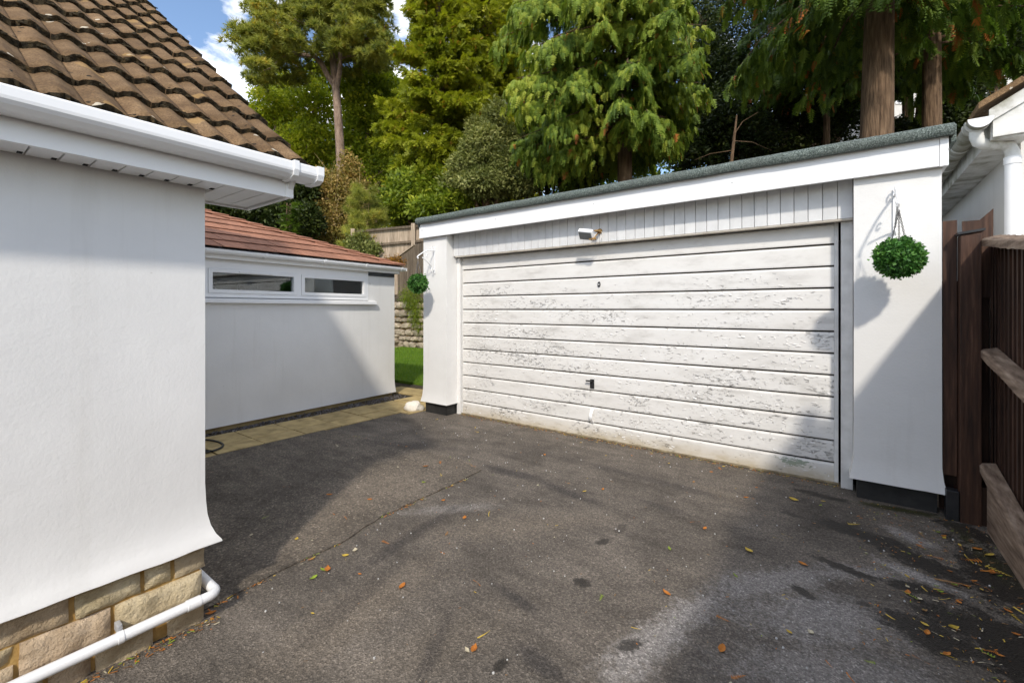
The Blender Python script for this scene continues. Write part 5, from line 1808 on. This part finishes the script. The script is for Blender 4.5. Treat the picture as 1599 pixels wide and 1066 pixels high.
# vertical-board fence beside the steps
vf = thing('board_fence', 'grey-brown vertical board fence sloping down above the stone wall', 'fence', (-10.5, 9.15, 1.55))
x = -2.6
while x < 3.4:
    w = 0.098
    top = 3.17 + 0.40 * (x + 0.42) - 1.55 if x < -0.0 else 3.33 - 1.55 + 0.2 * x
    top = max(0.5, min(top, 2.3))
    bm = bmesh.new()
    dd = random.uniform(-0.008, 0.008)
    sl_ = 0.40 * w
    prism(bm, [(x, dd, -0.15), (x + w - 0.006, dd, -0.15), (x + w - 0.006, dd, top + sl_), (x, dd, top)], (0, 0.018, 0))
    from_bm('board', bm, M['olivefence'], vf)
    x += w + 0.003
bm = bmesh.new()
prism(bm, [(-2.6, -0.03, 3.17 + 0.40 * (-2.18) - 1.55 + 0.02), (0.0, -0.03, 3.17 + 0.40 * 0.42 - 1.55 + 0.02), (0.0, -0.03, 3.17 + 0.40 * 0.42 - 1.55 + 0.06), (-2.6, -0.03, 3.17 + 0.40 * (-2.18) - 1.55 + 0.06)], (0, 0.07, 0))
from_bm('capping', bm, M['palefence'], vf)
# upper panel fence on the hill
a_, b_ = P(560, 352, 14.1), P(668, 352, 14.1)
uf = thing('panel_fence', 'pale weathered panel fence with three rails higher up the hillside', 'fence', (b_.x, b_.y, 2.48), math.atan2(a_.y - b_.y, a_.x - b_.x))
flen = (Vector((a_.x, a_.y)) - Vector((b_.x, b_.y))).length


def ftop(x):
    return 1.60 - 0.09 * x


x = -1.8
while x < flen:
    bm = bmesh.new()
    prism(bm, [(x, 0, -0.6), (x + 0.112, 0.008, -0.6), (x + 0.112, 0.008, ftop(x)), (x, 0, ftop(x))], (0, 0.014, 0))
    from_bm('board', bm, M['palefence'], uf)
    x += 0.115
for dz in (-0.03, -0.50, -0.97):
    bm = bmesh.new()
    prism(bm, [(-1.8, 0.06, ftop(-1.8) + dz - 0.035), (flen, 0.06, ftop(flen) + dz - 0.035), (flen, 0.06, ftop(flen) + dz + 0.035), (-1.8, 0.06, ftop(-1.8) + dz + 0.035)], (0, 0.05, 0))
    from_bm('rail', bm, M['olivefence'], uf)
for xp in (0.42, 2.3):
    box('post', (xp - 0.06, xp + 0.06, 0.02, 0.16, -0.7, ftop(xp) + 0.06), M['palefence'], uf, 0.006)
# planting on and above the wall
leafy_plant('wall_plant', 'spiky green plant spilling down the face of the stone retaining wall', 'plant', px_lobes([(643, 462, 12, 12), (652, 478, 9, 18), (640, 455, 12, 9), (655, 498, 5, 18), (645, 492, 4, 16)], 12.75), 1100, [frond_template(5, 1.0, 0.2, 0.9, 0.1)], L['laurel'], 0.16, 81, stem=False, dirz=-0.5)
leafy_plant('rusty_shrub', 'small rusty orange shrub at the foot of the upper hillside fence', 'plant', px_lobes([(620, 405, 10, 5), (632, 410, 7, 3), (608, 408, 8, 5)], 13.9), 90, T_IVY, L['autumn'], 0.6, 83, stem=False)
leafy_plant('green_shrub', 'low green shrub against the upper hillside fence above the garage corner', 'shrub', px_lobes([(580, 390, 10, 12), (570, 398, 14, 10), (650, 398, 8, 3), (560, 385, 14, 18)], 14.0), 800, T_IVY, L['olive'], 1.1, 85, stem=False)
leafy_plant('garden_hedge', 'sunlit green hedge on the garden side of the annexe', 'hedge', [((-12.5, 2.0 + 0.9 * i, 1.3), (0.7, 0.7, 1.3)) for i in range(4)], 2200, T_LAUREL, L['laurel'], 1.5, 87, stem=False)

# ---------------------------------------------------------------- fence on the right
fn = thing('timber_fence', 'dark brown stained close-board fence with weathered grey rails, right edge', 'fence', (0.76, 2.0, 0))


def fch(o):
    return ch(o, fn)


FX0 = 0.735


def rz(n, z_, sl):
    return z_ + sl * (n - 4.24)


bm = bmesh.new()
pp = Vector((0.66, 4.235, 0))
bx(bm, 0.615, 0.715, 4.185, 4.285, -0.05, 1.915, bev=0.004)
fch(from_bm('post', bm, M['brownwood']))
bm = bmesh.new()
prism(bm, [(0.60, 4.17, 1.917), (0.73, 4.17, 1.935), (0.73, 4.17, 1.950), (0.60, 4.17, 1.932)], (0, 0.13, 0))
fch(from_bm('post_cap', bm, M['blackplastic']))
# boards that close the gap to the garage, plus an added dark backing
bm = bmesh.new()
bx(bm, 0.541, 0.612, 4.272, 4.292, 0.28, 2.03, bev=0.002)
fch(from_bm('gap_board', bm, M['brownwood']))
bm = bmesh.new()
prism(bm, [(0.66, 4.36, 1.5), (0.80, 4.36, 1.5), (0.80, 4.36, 2.10), (0.735, 4.36, 2.03), (0.65, 4.36, 2.03)], (0, 0.02, 0))
fch(from_bm('gap_board', bm, M['brownwood']))
bm = bmesh.new()
bx(bm, 0.537, 0.784, 4.40, 4.42, -0.02, 1.62, bev=0.002)  # added backing sheet, stands in for the darkness of the gap
fch(from_bm('gap_board', bm, M['brownwood']))
bm = bmesh.new()
bx(bm, 0.547, 0.612, 4.19, 4.27, -0.02, 0.20, bev=0.006)
fch(from_bm('drain_block', bm, M['blackplastic']))
bm = bmesh.new()
bx(bm, 0.718, 0.775, 4.21, 4.28, -0.02, 0.25, bev=0.003)
fch(from_bm('post_stub', bm, M['brownwood']))
y = 4.62
while y > -3.2:
    w = random.uniform(0.095, 0.105)
    bm = bmesh.new()
    a = FX0 + 0.05
    lean = 0.0
    top = rz(y, 1.86, 0.10) if y > 3.05 else 1.96
    prism(bm, [(a + 0.012, y, 0.02), (a, y - w, 0.02), (a + lean, y - w, top - 0.012), (a + 0.012 + lean, y, top)], (0.02, 0, 0))
    fch(from_bm('board', bm, M['brownwood']))
    y -= w * 0.86


def rail(nm, z_, sl, w, h, x0, mat, y1=4.19, y0=-3.2):
    bm = bmesh.new()
    n_ = 40
    rings = []
    for i in range(n_ + 1):
        yy = y1 + (y0 - y1) * i / n_
        zz = rz(max(yy, 2.2), z_, sl)
        j = [random.uniform(-0.003, 0.003) for _ in range(5)]
        rings.append([bm.verts.new((x0 + a + j[k] * 0.6, yy, zz + b + j[k])) for k, (a, b) in enumerate(((0, -h), (0, -0.012), (0.012, 0), (w, 0.012), (w, -h)))])
    for i in range(n_):
        for q in range(5):
            bm.faces.new((rings[i][q], rings[i][(q + 1) % 5], rings[i + 1][(q + 1) % 5], rings[i + 1][q]))
    bm.faces.new(rings[0])
    bm.faces.new(rings[-1][::-1])
    bmesh.ops.recalc_face_normals(bm, faces=bm.faces[:])
    fch(from_bm(nm, bm, mat))


rail('rail', 1.895, 0.135, 0.075, 0.055, FX0 - 0.02, M['greywood'], y0=3.08)
rail('rail', 1.170, 0.165, 0.075, 0.055, FX0 - 0.025, M['greywood'])
rail('rail', 1.93, 0.0, 0.075, 0.055, FX0 - 0.02, M['greywood'], y1=3.05)
rail('rail', 0.425, 0.21, 0.075, 0.055, FX0 - 0.03, M['greywood'])
bm = bmesh.new()
prism(bm, [(FX0 - 0.008, 4.12, 0.0), (FX0 - 0.008, 4.12, 0.34), (FX0 - 0.008, 2.2, 0.34 - 0.19 * 1.92 + 0.03), (FX0 - 0.008, 2.2, -0.02)], (0.03, 0, 0))
fch(from_bm('gravel_board', bm, M['greywood']))
for yy in (3.0, 1.2, -0.6):
    bm = bmesh.new()
    bx(bm, FX0 - 0.06, FX0 + 0.04, yy - 0.05, yy + 0.05, -0.05, 1.98, bev=0.004)
    fch(from_bm('post', bm, M['brownwood']))

# ---------------------------------------------------------------- neighbouring house, right edge
nb_ = thing('neighbour_house', 'neighbouring white rendered house corner with stained gutter and downpipe, far right', 'house', (4.0, 8.0, 0))


def nch(o):
    return ch(o, nb_)


NX, NN = 1.17, 5.52
bm = bmesh.new()
sweep(bm, [(NX, 12.0), (NX, NN), (7.5, NN), (7.5, 12.0), (NX, 12)], [(0, 2.95), (0, 2.0), (0, 1.0), (0, 0)])
for f in bm.faces:
    f.normal_flip()
nch(from_bm('wall', bm, M['render']))
NR = 0.60
bm = bmesh.new()
prism(bm, [(NX, NN + 0.003, 2.9), (7.5, NN + 0.003, 2.9), (4.33, NN + 0.003, 2.9 + NR * 3.17)], (0, 0.1, 0))
nch(from_bm('gable', bm, M['render']))
nch(box('soffit', (0.97, NX, 5.25, 12.0, 2.80, 2.815), M['upvc_old']))
nch(box('fascia', (0.95, 0.97, 5.25, 12.0, 2.80, 2.95), M['upvc_old']))
NGX, NGZ, NGR = 0.875, 2.965, 0.072
y0n, y1n = 5.16, 12.0
bm = bmesh.new()
pr = arc((NGX, y0n, NGZ), NGR, math.pi, 2 * math.pi, 14, (1, 0, 0), (0, 0, 1)) + arc((NGX, y0n, NGZ), NGR - 0.005, 2 * math.pi, math.pi, 14, (1, 0, 0), (0, 0, 1))
prism(bm, pr, (0, y1n - y0n, 0))
ng = nch(from_bm('gutter', bm, M['upvc_mossy_shaded']))
bm = bmesh.new()
prism(bm, arc((NGX, y0n - 0.008, NGZ), NGR + 0.004, math.pi, 2 * math.pi, 14, (1, 0, 0), (0, 0, 1)), (0, 0.012, 0))
nch(from_bm('gutter_end_cap', bm, M['upvc']))
for yy in (5.24, 5.34, 5.9, 6.6, 7.3):
    bm = bmesh.new()
    w_ = 0.05 if yy < 5.4 else 0.03
    pr = arc((NGX, yy, NGZ), NGR + 0.007, math.pi * 0.97, 2.03 * math.pi, 14, (1, 0, 0), (0, 0, 1)) + arc((NGX, yy, NGZ), NGR + 0.0005, 2.03 * math.pi, math.pi * 0.97, 14, (1, 0, 0), (0, 0, 1))
    prism(bm, pr, (0, w_, 0))
    nch(from_bm('gutter_bracket', bm, M['upvc_old']))
# downpipe with swan-neck
bm = bmesh.new()
pc = Vector((1.105, 5.43, 0))
pr = 0.048
sw = [Vector((NGX, 5.30, NGZ - 0.05)), Vector((NGX, 5.30, NGZ - 0.11)), Vector((NGX + 0.015, 5.31, NGZ - 0.155)), Vector((NGX + 0.05, 5.33, NGZ - 0.175)), Vector((pc.x - 0.06, 5.41, NGZ - 0.185)), Vector((pc.x - 0.02, 5.425, NGZ - 0.20)), Vector((pc.x, 5.43, NGZ - 0.25)), Vector((pc.x, 5.43, NGZ - 0.36))]
tube(bm, sw, [pr * 0.95] * len(sw), 14)
nch(from_bm('swan_neck', bm, M['upvc_old'], None, True))
bm = bmesh.new()
tube(bm, [(pc.x, pc.y, 0.0), (pc.x, pc.y, NGZ - 0.30)], pr, 16)
nch(from_bm('downpipe', bm, M['upvc'], None, True))
for zz in (NGZ - 0.31, 1.2):
    bm = bmesh.new()
    tube(bm, [(pc.x, pc.y, zz - 0.04), (pc.x, pc.y, zz + 0.02)], pr + 0.006, 16)
    nch(from_bm('pipe_collar', bm, M['upvc'], None, True))
# verge: white boxed eaves end, barge boards and tile edge
bm = bmesh.new()
prism(bm, [(0.955, 5.22, 2.81), (1.30, 5.22, 2.815), (1.30, 5.22, 3.16), (0.955, 5.22, 2.97)], (0, 0.022, 0))
nch(from_bm('box_end', bm, M['upvc_old']))
for i in range(4):
    bm = bmesh.new()
    o0 = 0.055 * i
    x0 = 1.0
    prism(bm, [(x0 + 0.02 * i, 5.245 + o0, 3.0 - 0.012), (4.33, 5.245 + o0, 3.0 - 0.012 + NR * 3.3), (4.33, 5.245 + o0, 3.0 + 0.008 + NR * 3.3), (x0 + 0.02 * i, 5.245 + o0, 3.0 + 0.008)], (0, 0.05, 0))
    nch(from_bm('verge_soffit_board', bm, M['upvc_old']))
bm = bmesh.new()
prism(bm, [(0.93, 5.20, 2.93), (4.33, 5.20, 2.93 + NR * 3.4), (4.33, 5.20, 3.10 + NR * 3.4), (0.93, 5.20, 3.03)], (0, 0.02, 0))
nch(from_bm('bargeboard', bm, M['upvc_old']))
bm = bmesh.new()
prism(bm, [(0.86, 5.14, 3.035), (4.33, 5.14, 3.035 + NR * 3.47), (4.33, 5.14, 3.085 + NR * 3.47), (0.86, 5.14, 3.085)], (0, 6.9, 0))
nch(from_bm('roof', bm, M['tile']))

# ---------------------------------------------------------------- hanging topiary balls on wall brackets
def topiary(hook, rad, lab, lab2, n_leaf, squash, seed, wall_n, chain_len):
    hk = Vector(hook)
    br = thing('wall_bracket', lab2, 'bracket', (hk.x, wall_n, hk.z))
    bm = bmesh.new()
    bx(bm, -0.011, 0.011, -0.008, 0.0, -0.16, 0.20, bev=0.002)
    ln = wall_n - hk.y
    top = [(0, -0.004, 0.17), (0, -0.03, 0.185), (0, -0.06, 0.17)]
    arm = [(0, -0.006, 0.15)] + [(0, -ln * t, 0.15 - 0.10 * t + 0.035 * math.sin(math.pi * t)) for t in (0.15, 0.3, 0.5, 0.7, 0.9, 1.0)] + [(0, -ln - 0.012, 0.035), (0, -ln - 0.004, 0.02), (0, -ln + 0.01, 0.026)]
    tube(bm, arm, 0.008, 8)
    brace = [(0, -0.006, -0.12)] + [(0, -ln * t, -0.12 + 0.20 * t ** 0.8) for t in (0.1, 0.25, 0.4, 0.6, 0.75)]
    tube(bm, brace, 0.007, 8)
    for (yy, zz, r_) in ((-0.045, 0.185, 0.022), (-0.05, -0.115, 0.024), (-ln * 0.45, 0.07, 0.02)):
        tube(bm, [(0, yy + r_ * math.cos(a), zz + r_ * math.sin(a)) for a in np.linspace(0, 5.4, 14)], 0.0055, 6)
    from_bm('bracket_arm', bm, M['upvc'], br)
    drop = chain_len + rad * squash
    c = Vector((hk.x, hk.y, hk.z - drop))
    tp = thing('topiary_ball', lab, 'topiary', c)
    rng = np.random.default_rng(seed)
    bm = bmesh.new()
    bmesh.ops.create_icosphere(bm, subdivisions=3, radius=rad * 0.84)
    for v_ in bm.verts:
        v_.co.z *= squash
    from_bm('core', bm, M['basket'], tp, True)
    d = rng.normal(size=(n_leaf, 3))
    d /= np.linalg.norm(d, axis=1, keepdims=True)
    rr = rad * (0.80 + 0.20 * rng.random(n_leaf)) * (1 + 0.10 * vnoise(d, 2.2, seed)) + rad * 0.22 * rng.random(n_leaf) * (rng.random(n_leaf) > 0.90)
    p = d * rr[:, None] * np.array([1, 1, squash]) + np.array(c)
    tl = [leaf_cluster(3, 0.010, 0.022, 0.017, rng, 0.25) for _ in range(5)]
    scatter_mesh('leaves', tl, p, d + rng.normal(size=d.shape) * 0.5, rng.uniform(0.8, 1.35, n_leaf), L['box'], np.clip(rng.beta(2, 2.2, n_leaf), 0, 1), tp)
    for k in range(3):
        bm = bmesh.new()
        a = k * 2 * math.pi / 3 + 0.5
        e = Vector((math.cos(a) * rad * 0.34, math.sin(a) * rad * 0.34, rad * squash * 0.92))
        s_ = Vector((0, 0, drop - 0.005))
        n_ = 16
        for i in range(n_):
            c0 = s_.lerp(e, (i + 0.5) / n_)
            dirv = (e - s_).normalized()
            sidev = dirv.cross(Vector((1, 0.2, 0)) if i % 2 else Vector((0.2, 1, 0))).normalized()
            tube(bm, [c0 + dirv * 0.009 * math.cos(t) + sidev * 0.0045 * math.sin(t) for t in np.linspace(0, 2 * math.pi, 7)], 0.0020, 4, False)
        from_bm('chain', bm, M['chain'], tp)


topiary((0.286, 3.955, 2.09), 0.126, 'larger round topiary ball hanging from chains on the right garage pillar', 'white scrolled bracket fixed high on the right garage pillar', 2000, 0.97, 5, 4.258, 0.205)
topiary((-4.47, 3.955, 2.065), 0.122, 'smaller round topiary ball hanging beside the left garage pillar', 'white scrolled bracket fixed high on the left garage pillar', 1500, 1.0, 6, 4.258, 0.185)

# ---------------------------------------------------------------- leaf litter
def leaf_mesh(kind, seed):
    rng = random.Random(seed)
    bm = bmesh.new()
    if kind == 'frond':
        for k in range(7):
            x = k * 0.012
            for s in (-1, 1):
                w = 0.022 * (1 - k / 9)
                a = bm.verts.new((x, 0, 0.004))
                b = bm.verts.new((x + 0.010, 0, 0.004))
                c = bm.verts.new((x + 0.012, s * w, 0.003 + rng.random() * 0.006))
                bm.faces.new((a, b, c))
        a = bm.verts.new((0.08, -0.004, 0.004)); b = bm.verts.new((0.08, 0.004, 0.004)); c = bm.verts.new((0.105, 0, 0.006))
        bm.faces.new((a, b, c))
    elif kind == 'needle':
        n_ = 6
        ln, w = rng.uniform(0.06, 0.10), 0.0035
        vs = []
        for i in range(n_ + 1):
            t = i / n_
            y_ = 0.012 * math.sin(2.2 * t + seed)
            vs.append((bm.verts.new((ln * t, y_ - w * (1 - t * 0.6), 0.003)), bm.verts.new((ln * t, y_ + w * (1 - t * 0.6), 0.004 + 0.002 * math.sin(5 * t)))))
        for i in range(n_):
            bm.faces.new((vs[i][0], vs[i + 1][0], vs[i + 1][1], vs[i][1]))
    else:
        n_ = 5
        ln, w = rng.uniform(0.03, 0.055), rng.uniform(0.008, 0.015)
        mid, lft, rgt = [], [], []
        curl = rng.uniform(0.1, 0.6)
        for i in range(n_ + 1):
            t = i / n_
            ww = w * math.sin(math.pi * (0.08 + 0.9 * t)) * (1 + 0.25 * rng.uniform(-1, 1))
            z_ = 0.003 + 0.014 * curl * (2 * t - 1) ** 2
            mid.append(bm.verts.new((ln * (t - 0.5), 0, z_)))
            lft.append(bm.verts.new((ln * (t - 0.5), -ww, z_ + 0.5 * ww * curl + 0.001)))
            rgt.append(bm.verts.new((ln * (t - 0.5), ww, z_ + 0.8 * ww * curl + 0.001)))
        for i in range(n_):
            bm.faces.new((lft[i], lft[i + 1], mid[i + 1], mid[i]))
            bm.faces.new((mid[i], mid[i + 1], rgt[i + 1], rgt[i]))
    return bm


LM = {}
for kind in ('leaf', 'needle', 'frond'):
    for colr in ('orange', 'yellow', 'green', 'brown', 'pale'):
        for k in range(2):
            bm = leaf_mesh(kind, k * 17 + len(colr))
            me = bpy.data.meshes.new('fallen_leaf')
            bm.to_mesh(me)
            bm.free()
            me.materials.append(L['f_' + colr])
            LM[kind, colr, k] = me


def drop_leaf(x, y, kind, colr, sc=1.0, label=None, group=True, rot=None):
    z_ = 0.0
    if y > 0.83 and -4.9 < x < -2.6 and y < 2.95:
        z_ = 0.009
    o = inst('fallen_leaf', LM[kind, colr, random.randint(0, 1)], None, (x, y, z_ + 0.001), (random.uniform(-.12, .12), random.uniform(-.12, .12), random.uniform(0, 6.28) if rot is None else rot), (sc, sc, sc))
    nm, pl = {'leaf': ('curled fallen leaf', 'curled fallen leaves'), 'needle': ('fallen pine needle', 'fallen pine needles'), 'frond': ('fallen cedar sprig', 'fallen cedar sprigs')}[kind]
    if x > 0.25:
        where = 'on damp tarmac ' + ('by the fence post' if y > 3.5 else 'along the fence' if y > 2.9 else 'near the lower right corner')
    elif y > 4.05:
        where = 'below the garage door, ' + ('right end' if x > -0.8 else 'right of the middle' if x > -1.8 else 'left of the middle' if x > -3.0 else 'left end')
    elif x < -2.5:
        where = 'on old tarmac ' + ('near the paving slabs' if x < -3.8 else 'beyond the bungalow corner')
    elif x < -1.6:
        where = ('beside the bungalow plinth' if y < 1.2 else 'just right of the tarmac joint')
    elif x < -0.7:
        where = ('in the centre foreground of the driveway' if y < 2.0 else 'in front of the middle of the door')
    else:
        where = ('right of centre in the driveway foreground' if y < 2.6 else 'in front of the door\'s right half')
    size = 'larger' if sc > 0.75 else 'mid-sized' if sc > 0.58 else 'tiny'
    if label:
        tag(o, label, 'leaf')
    else:
        tag(o, '%s %s %s %s' % (size, colr, nm, where), 'leaf', '%s %s %s %s' % (size, colr, pl, where))
    return o


spec = [(597, 845, 'frond', 'orange', 0.75, 'largest orange sprig beside the tarmac joint at centre left'), (628, 917, 'leaf', 'orange', 1.0, None), (726, 809, 'leaf', 'orange', 1.0, None), (767, 799, 'needle', 'yellow', 0.9, None), (698, 834, 'leaf', 'brown', 1, None),
        (741, 1014, 'leaf', 'orange', 0.9, None), (730, 1016, 'leaf', 'pale', 0.9, None), (941, 929, 'frond', 'green', 0.55, 'yellow-green sprig beside the oily spot in the middle of the driveway'), (1046, 857, 'leaf', 'green', 1.0, None), (1041, 927, 'leaf', 'orange', 0.95, None),
        (1101, 826, 'leaf', 'orange', 0.8, None), (1170, 861, 'leaf', 'yellow', 1.2, 'single bright yellow leaf on dry tarmac below the right half of the door'), (1127, 1015, 'leaf', 'orange', 1.0, None), (1254, 881, 'leaf', 'orange', 1.0, 'orange leaf standing above the isolated dark oval stain'), (1474, 874, 'frond', 'orange', 0.8, 'orange sprig on wet tarmac left of the leaf pile by the fence'),
        (1418, 926, 'leaf', 'orange', 0.9, None), (1437, 936, 'leaf', 'pale', 0.7, None), (1507, 915, 'leaf', 'orange', 0.9, None), (1489, 914, 'leaf', 'brown', 0.8, None), (1385, 958, 'needle', 'yellow', 0.8, None), (1485, 935, 'needle', 'yellow', 0.8, None),
        (1545, 922, 'needle', 'orange', 0.7, None), (1490, 981, 'leaf', 'yellow', 0.9, None), (1368, 1036, 'frond', 'green', 0.5, None), (1554, 1028, 'frond', 'green', 0.8, 'bright green cedar sprig at the lower right corner'), (1325, 1050, 'needle', 'orange', 0.7, None), (1267, 988, 'leaf', 'pale', 0.8, None),
        (1522, 1012, 'needle', 'yellow', 0.7, None), (1479, 1022, 'leaf', 'orange', 0.8, None), (1587, 948, 'needle', 'yellow', 1.0, None), (1325, 819, 'frond', 'yellow', 0.9, 'long yellow sprig on the wet stain in front of the right pillar'), (1240, 781, 'leaf', 'yellow', 1.2, None), (1460, 905, 'needle', 'brown', 1.6, 'long bent brown twig at the tip of the pale dry patch'),
        (1440, 832, 'needle', 'brown', 1.2, None), (1474, 838, 'leaf', 'orange', 0.8, None), (1534, 877, 'frond', 'orange', 1.1, 'orange sprig in the heart of the leaf pile by the fence'), (1538, 884, 'frond', 'yellow', 1.1, 'yellow sprig in the heart of the leaf pile by the fence'), (1526, 858, 'leaf', 'orange', 1.1, None), (1546, 868, 'leaf', 'yellow', 1.0, None), (1531, 891, 'needle', 'orange', 1, None), (1549, 894, 'leaf', 'orange', 1, None), (1520, 880, 'needle', 'yellow', 1, None),
        (540, 868, 'leaf', 'yellow', 0.9, None), (515, 775, 'leaf', 'orange', 0.9, None), (578, 782, 'leaf', 'orange', 0.8, None), (410, 812, 'frond', 'green', 0.5, None), (690, 745, 'frond', 'yellow', 0.5, None), (688, 722, 'frond', 'orange', 0.8, 'orange sprig on the joint between old and new tarmac'), (665, 730, 'leaf', 'orange', 1, None), (505, 890, 'leaf', 'green', 1, None), (555, 860, 'leaf', 'pale', 1, None), (512, 890, 'leaf', 'orange', 1.1, None), (490, 903, 'leaf', 'green', 0.9, None), (265, 985, 'leaf', 'orange', 1.0, 'orange leaf caught at the foot of the stone plinth'), (330, 958, 'leaf', 'orange', 0.9, 'orange leaf at the corner of the bungalow beside the pipe elbow')]
for (x_, y_, kind, colr, sc, lab) in spec:
    q = G(x_, y_)
    drop_leaf(q.x, q.y, kind, colr, sc, lab)
lr = random.Random(77)
for k in range(150):
    # denser towards the fence, the door foot and the joints
    zone_ = lr.random()
    if zone_ < 0.34:
        x_, y_ = lr.uniform(0.25, 0.70), lr.uniform(2.4, 4.05)
    elif zone_ < 0.55:
        x_, y_ = lr.uniform(-4.1, 0.0), 4.46 - abs(lr.gauss(0, 0.22)) - 0.02
    else:
        x_, y_ = lr.uniform(-4.4, 0.7), lr.uniform(1.0, 4.2)
    if x_ < -2.40 and y_ < 0.9:
        continue
    drop_leaf(x_, y_, lr.choices(['leaf', 'needle', 'frond'], [6, 3, 1])[0], lr.choices(['orange', 'yellow', 'green', 'brown', 'pale'], [5, 4, 1.6, 3, 2])[0], lr.uniform(0.4, 0.8))
# fine debris swept into the joints and along the door foot
bm = bmesh.new()


def crumb(x, y, s, z_=0.004):
    a = lr.uniform(0, 6.28)
    l_ = s * lr.uniform(0.6, 2.2)
    dx, dy = math.cos(a), math.sin(a)
    q = [(-l_, -s * .4, 0), (l_, -s * .3, 0.002), (l_ * 0.8, s * .4, 0.003), (-l_ * 0.8, s * .4, 0.001)]
    vs = [bm.verts.new((x + u * dx - v_ * dy, y + u * dy + v_ * dx, z_ + w)) for u, v_, w in q]
    f = bm.faces.new(vs)
    f.material_index = lr.choices([0, 1, 2, 3, 4], [4, 3, 1, 5, 2])[0]


for (a, b_) in zip(JOINT[:-1], JOINT[1:]):
    L_ = math.dist(a, b_)
    n_ = int(L_ * (130 if a[0] > -2.6 else 60))
    for k in range(n_):
        t = lr.random()
        if noise.noise(Vector((t * L_ * 5 + a[0] * 3, a[1], 0))) < -0.15:
            continue
        crumb(a[0] + (b_[0] - a[0]) * t + lr.gauss(0.012, 0.016), a[1] + (b_[1] - a[1]) * t + lr.gauss(0, 0.012), lr.uniform(0.003, 0.009), 0.006)
for k in range(900):
    crumb(lr.uniform(-4.2, 0.0), 4.468 - abs(lr.gauss(0, 0.035)), lr.uniform(0.003, 0.008))
for k in range(260):
    crumb(HX + 0.02 + abs(lr.gauss(0, 0.03)), lr.uniform(-0.3, 0.85), lr.uniform(0.003, 0.008))
for k in range(500):
    crumb(lr.uniform(0.05, 0.72), lr.uniform(2.4, 4.24), lr.uniform(0.002, 0.007))
for k in range(420):
    crumb(lr.uniform(-4.6, 0.6), lr.uniform(0.9, 4.4), lr.uniform(0.002, 0.005))
lit = from_bm('leaf_litter', bm, [L['f_orange'], L['f_yellow'], L['f_green'], L['f_brown'], L['f_pale']])
tag(lit, 'fine scraps of dead leaf swept into the tarmac joints and along the door foot', 'leaf litter', kind='stuff')
# small pale grit
bm = bmesh.new()
for k in range(340):
    x_, y_ = lr.uniform(-4.5, 0.6), lr.uniform(0.7, 4.4)
    bmesh.ops.create_icosphere(bm, subdivisions=1, radius=lr.uniform(0.002, 0.006), matrix=Matrix.Translation((x_, y_, 0.003)))
gt = from_bm('grit', bm, M['grit'])
tag(gt, 'tiny pale chips of stone scattered over the driveway', 'grit', kind='stuff')
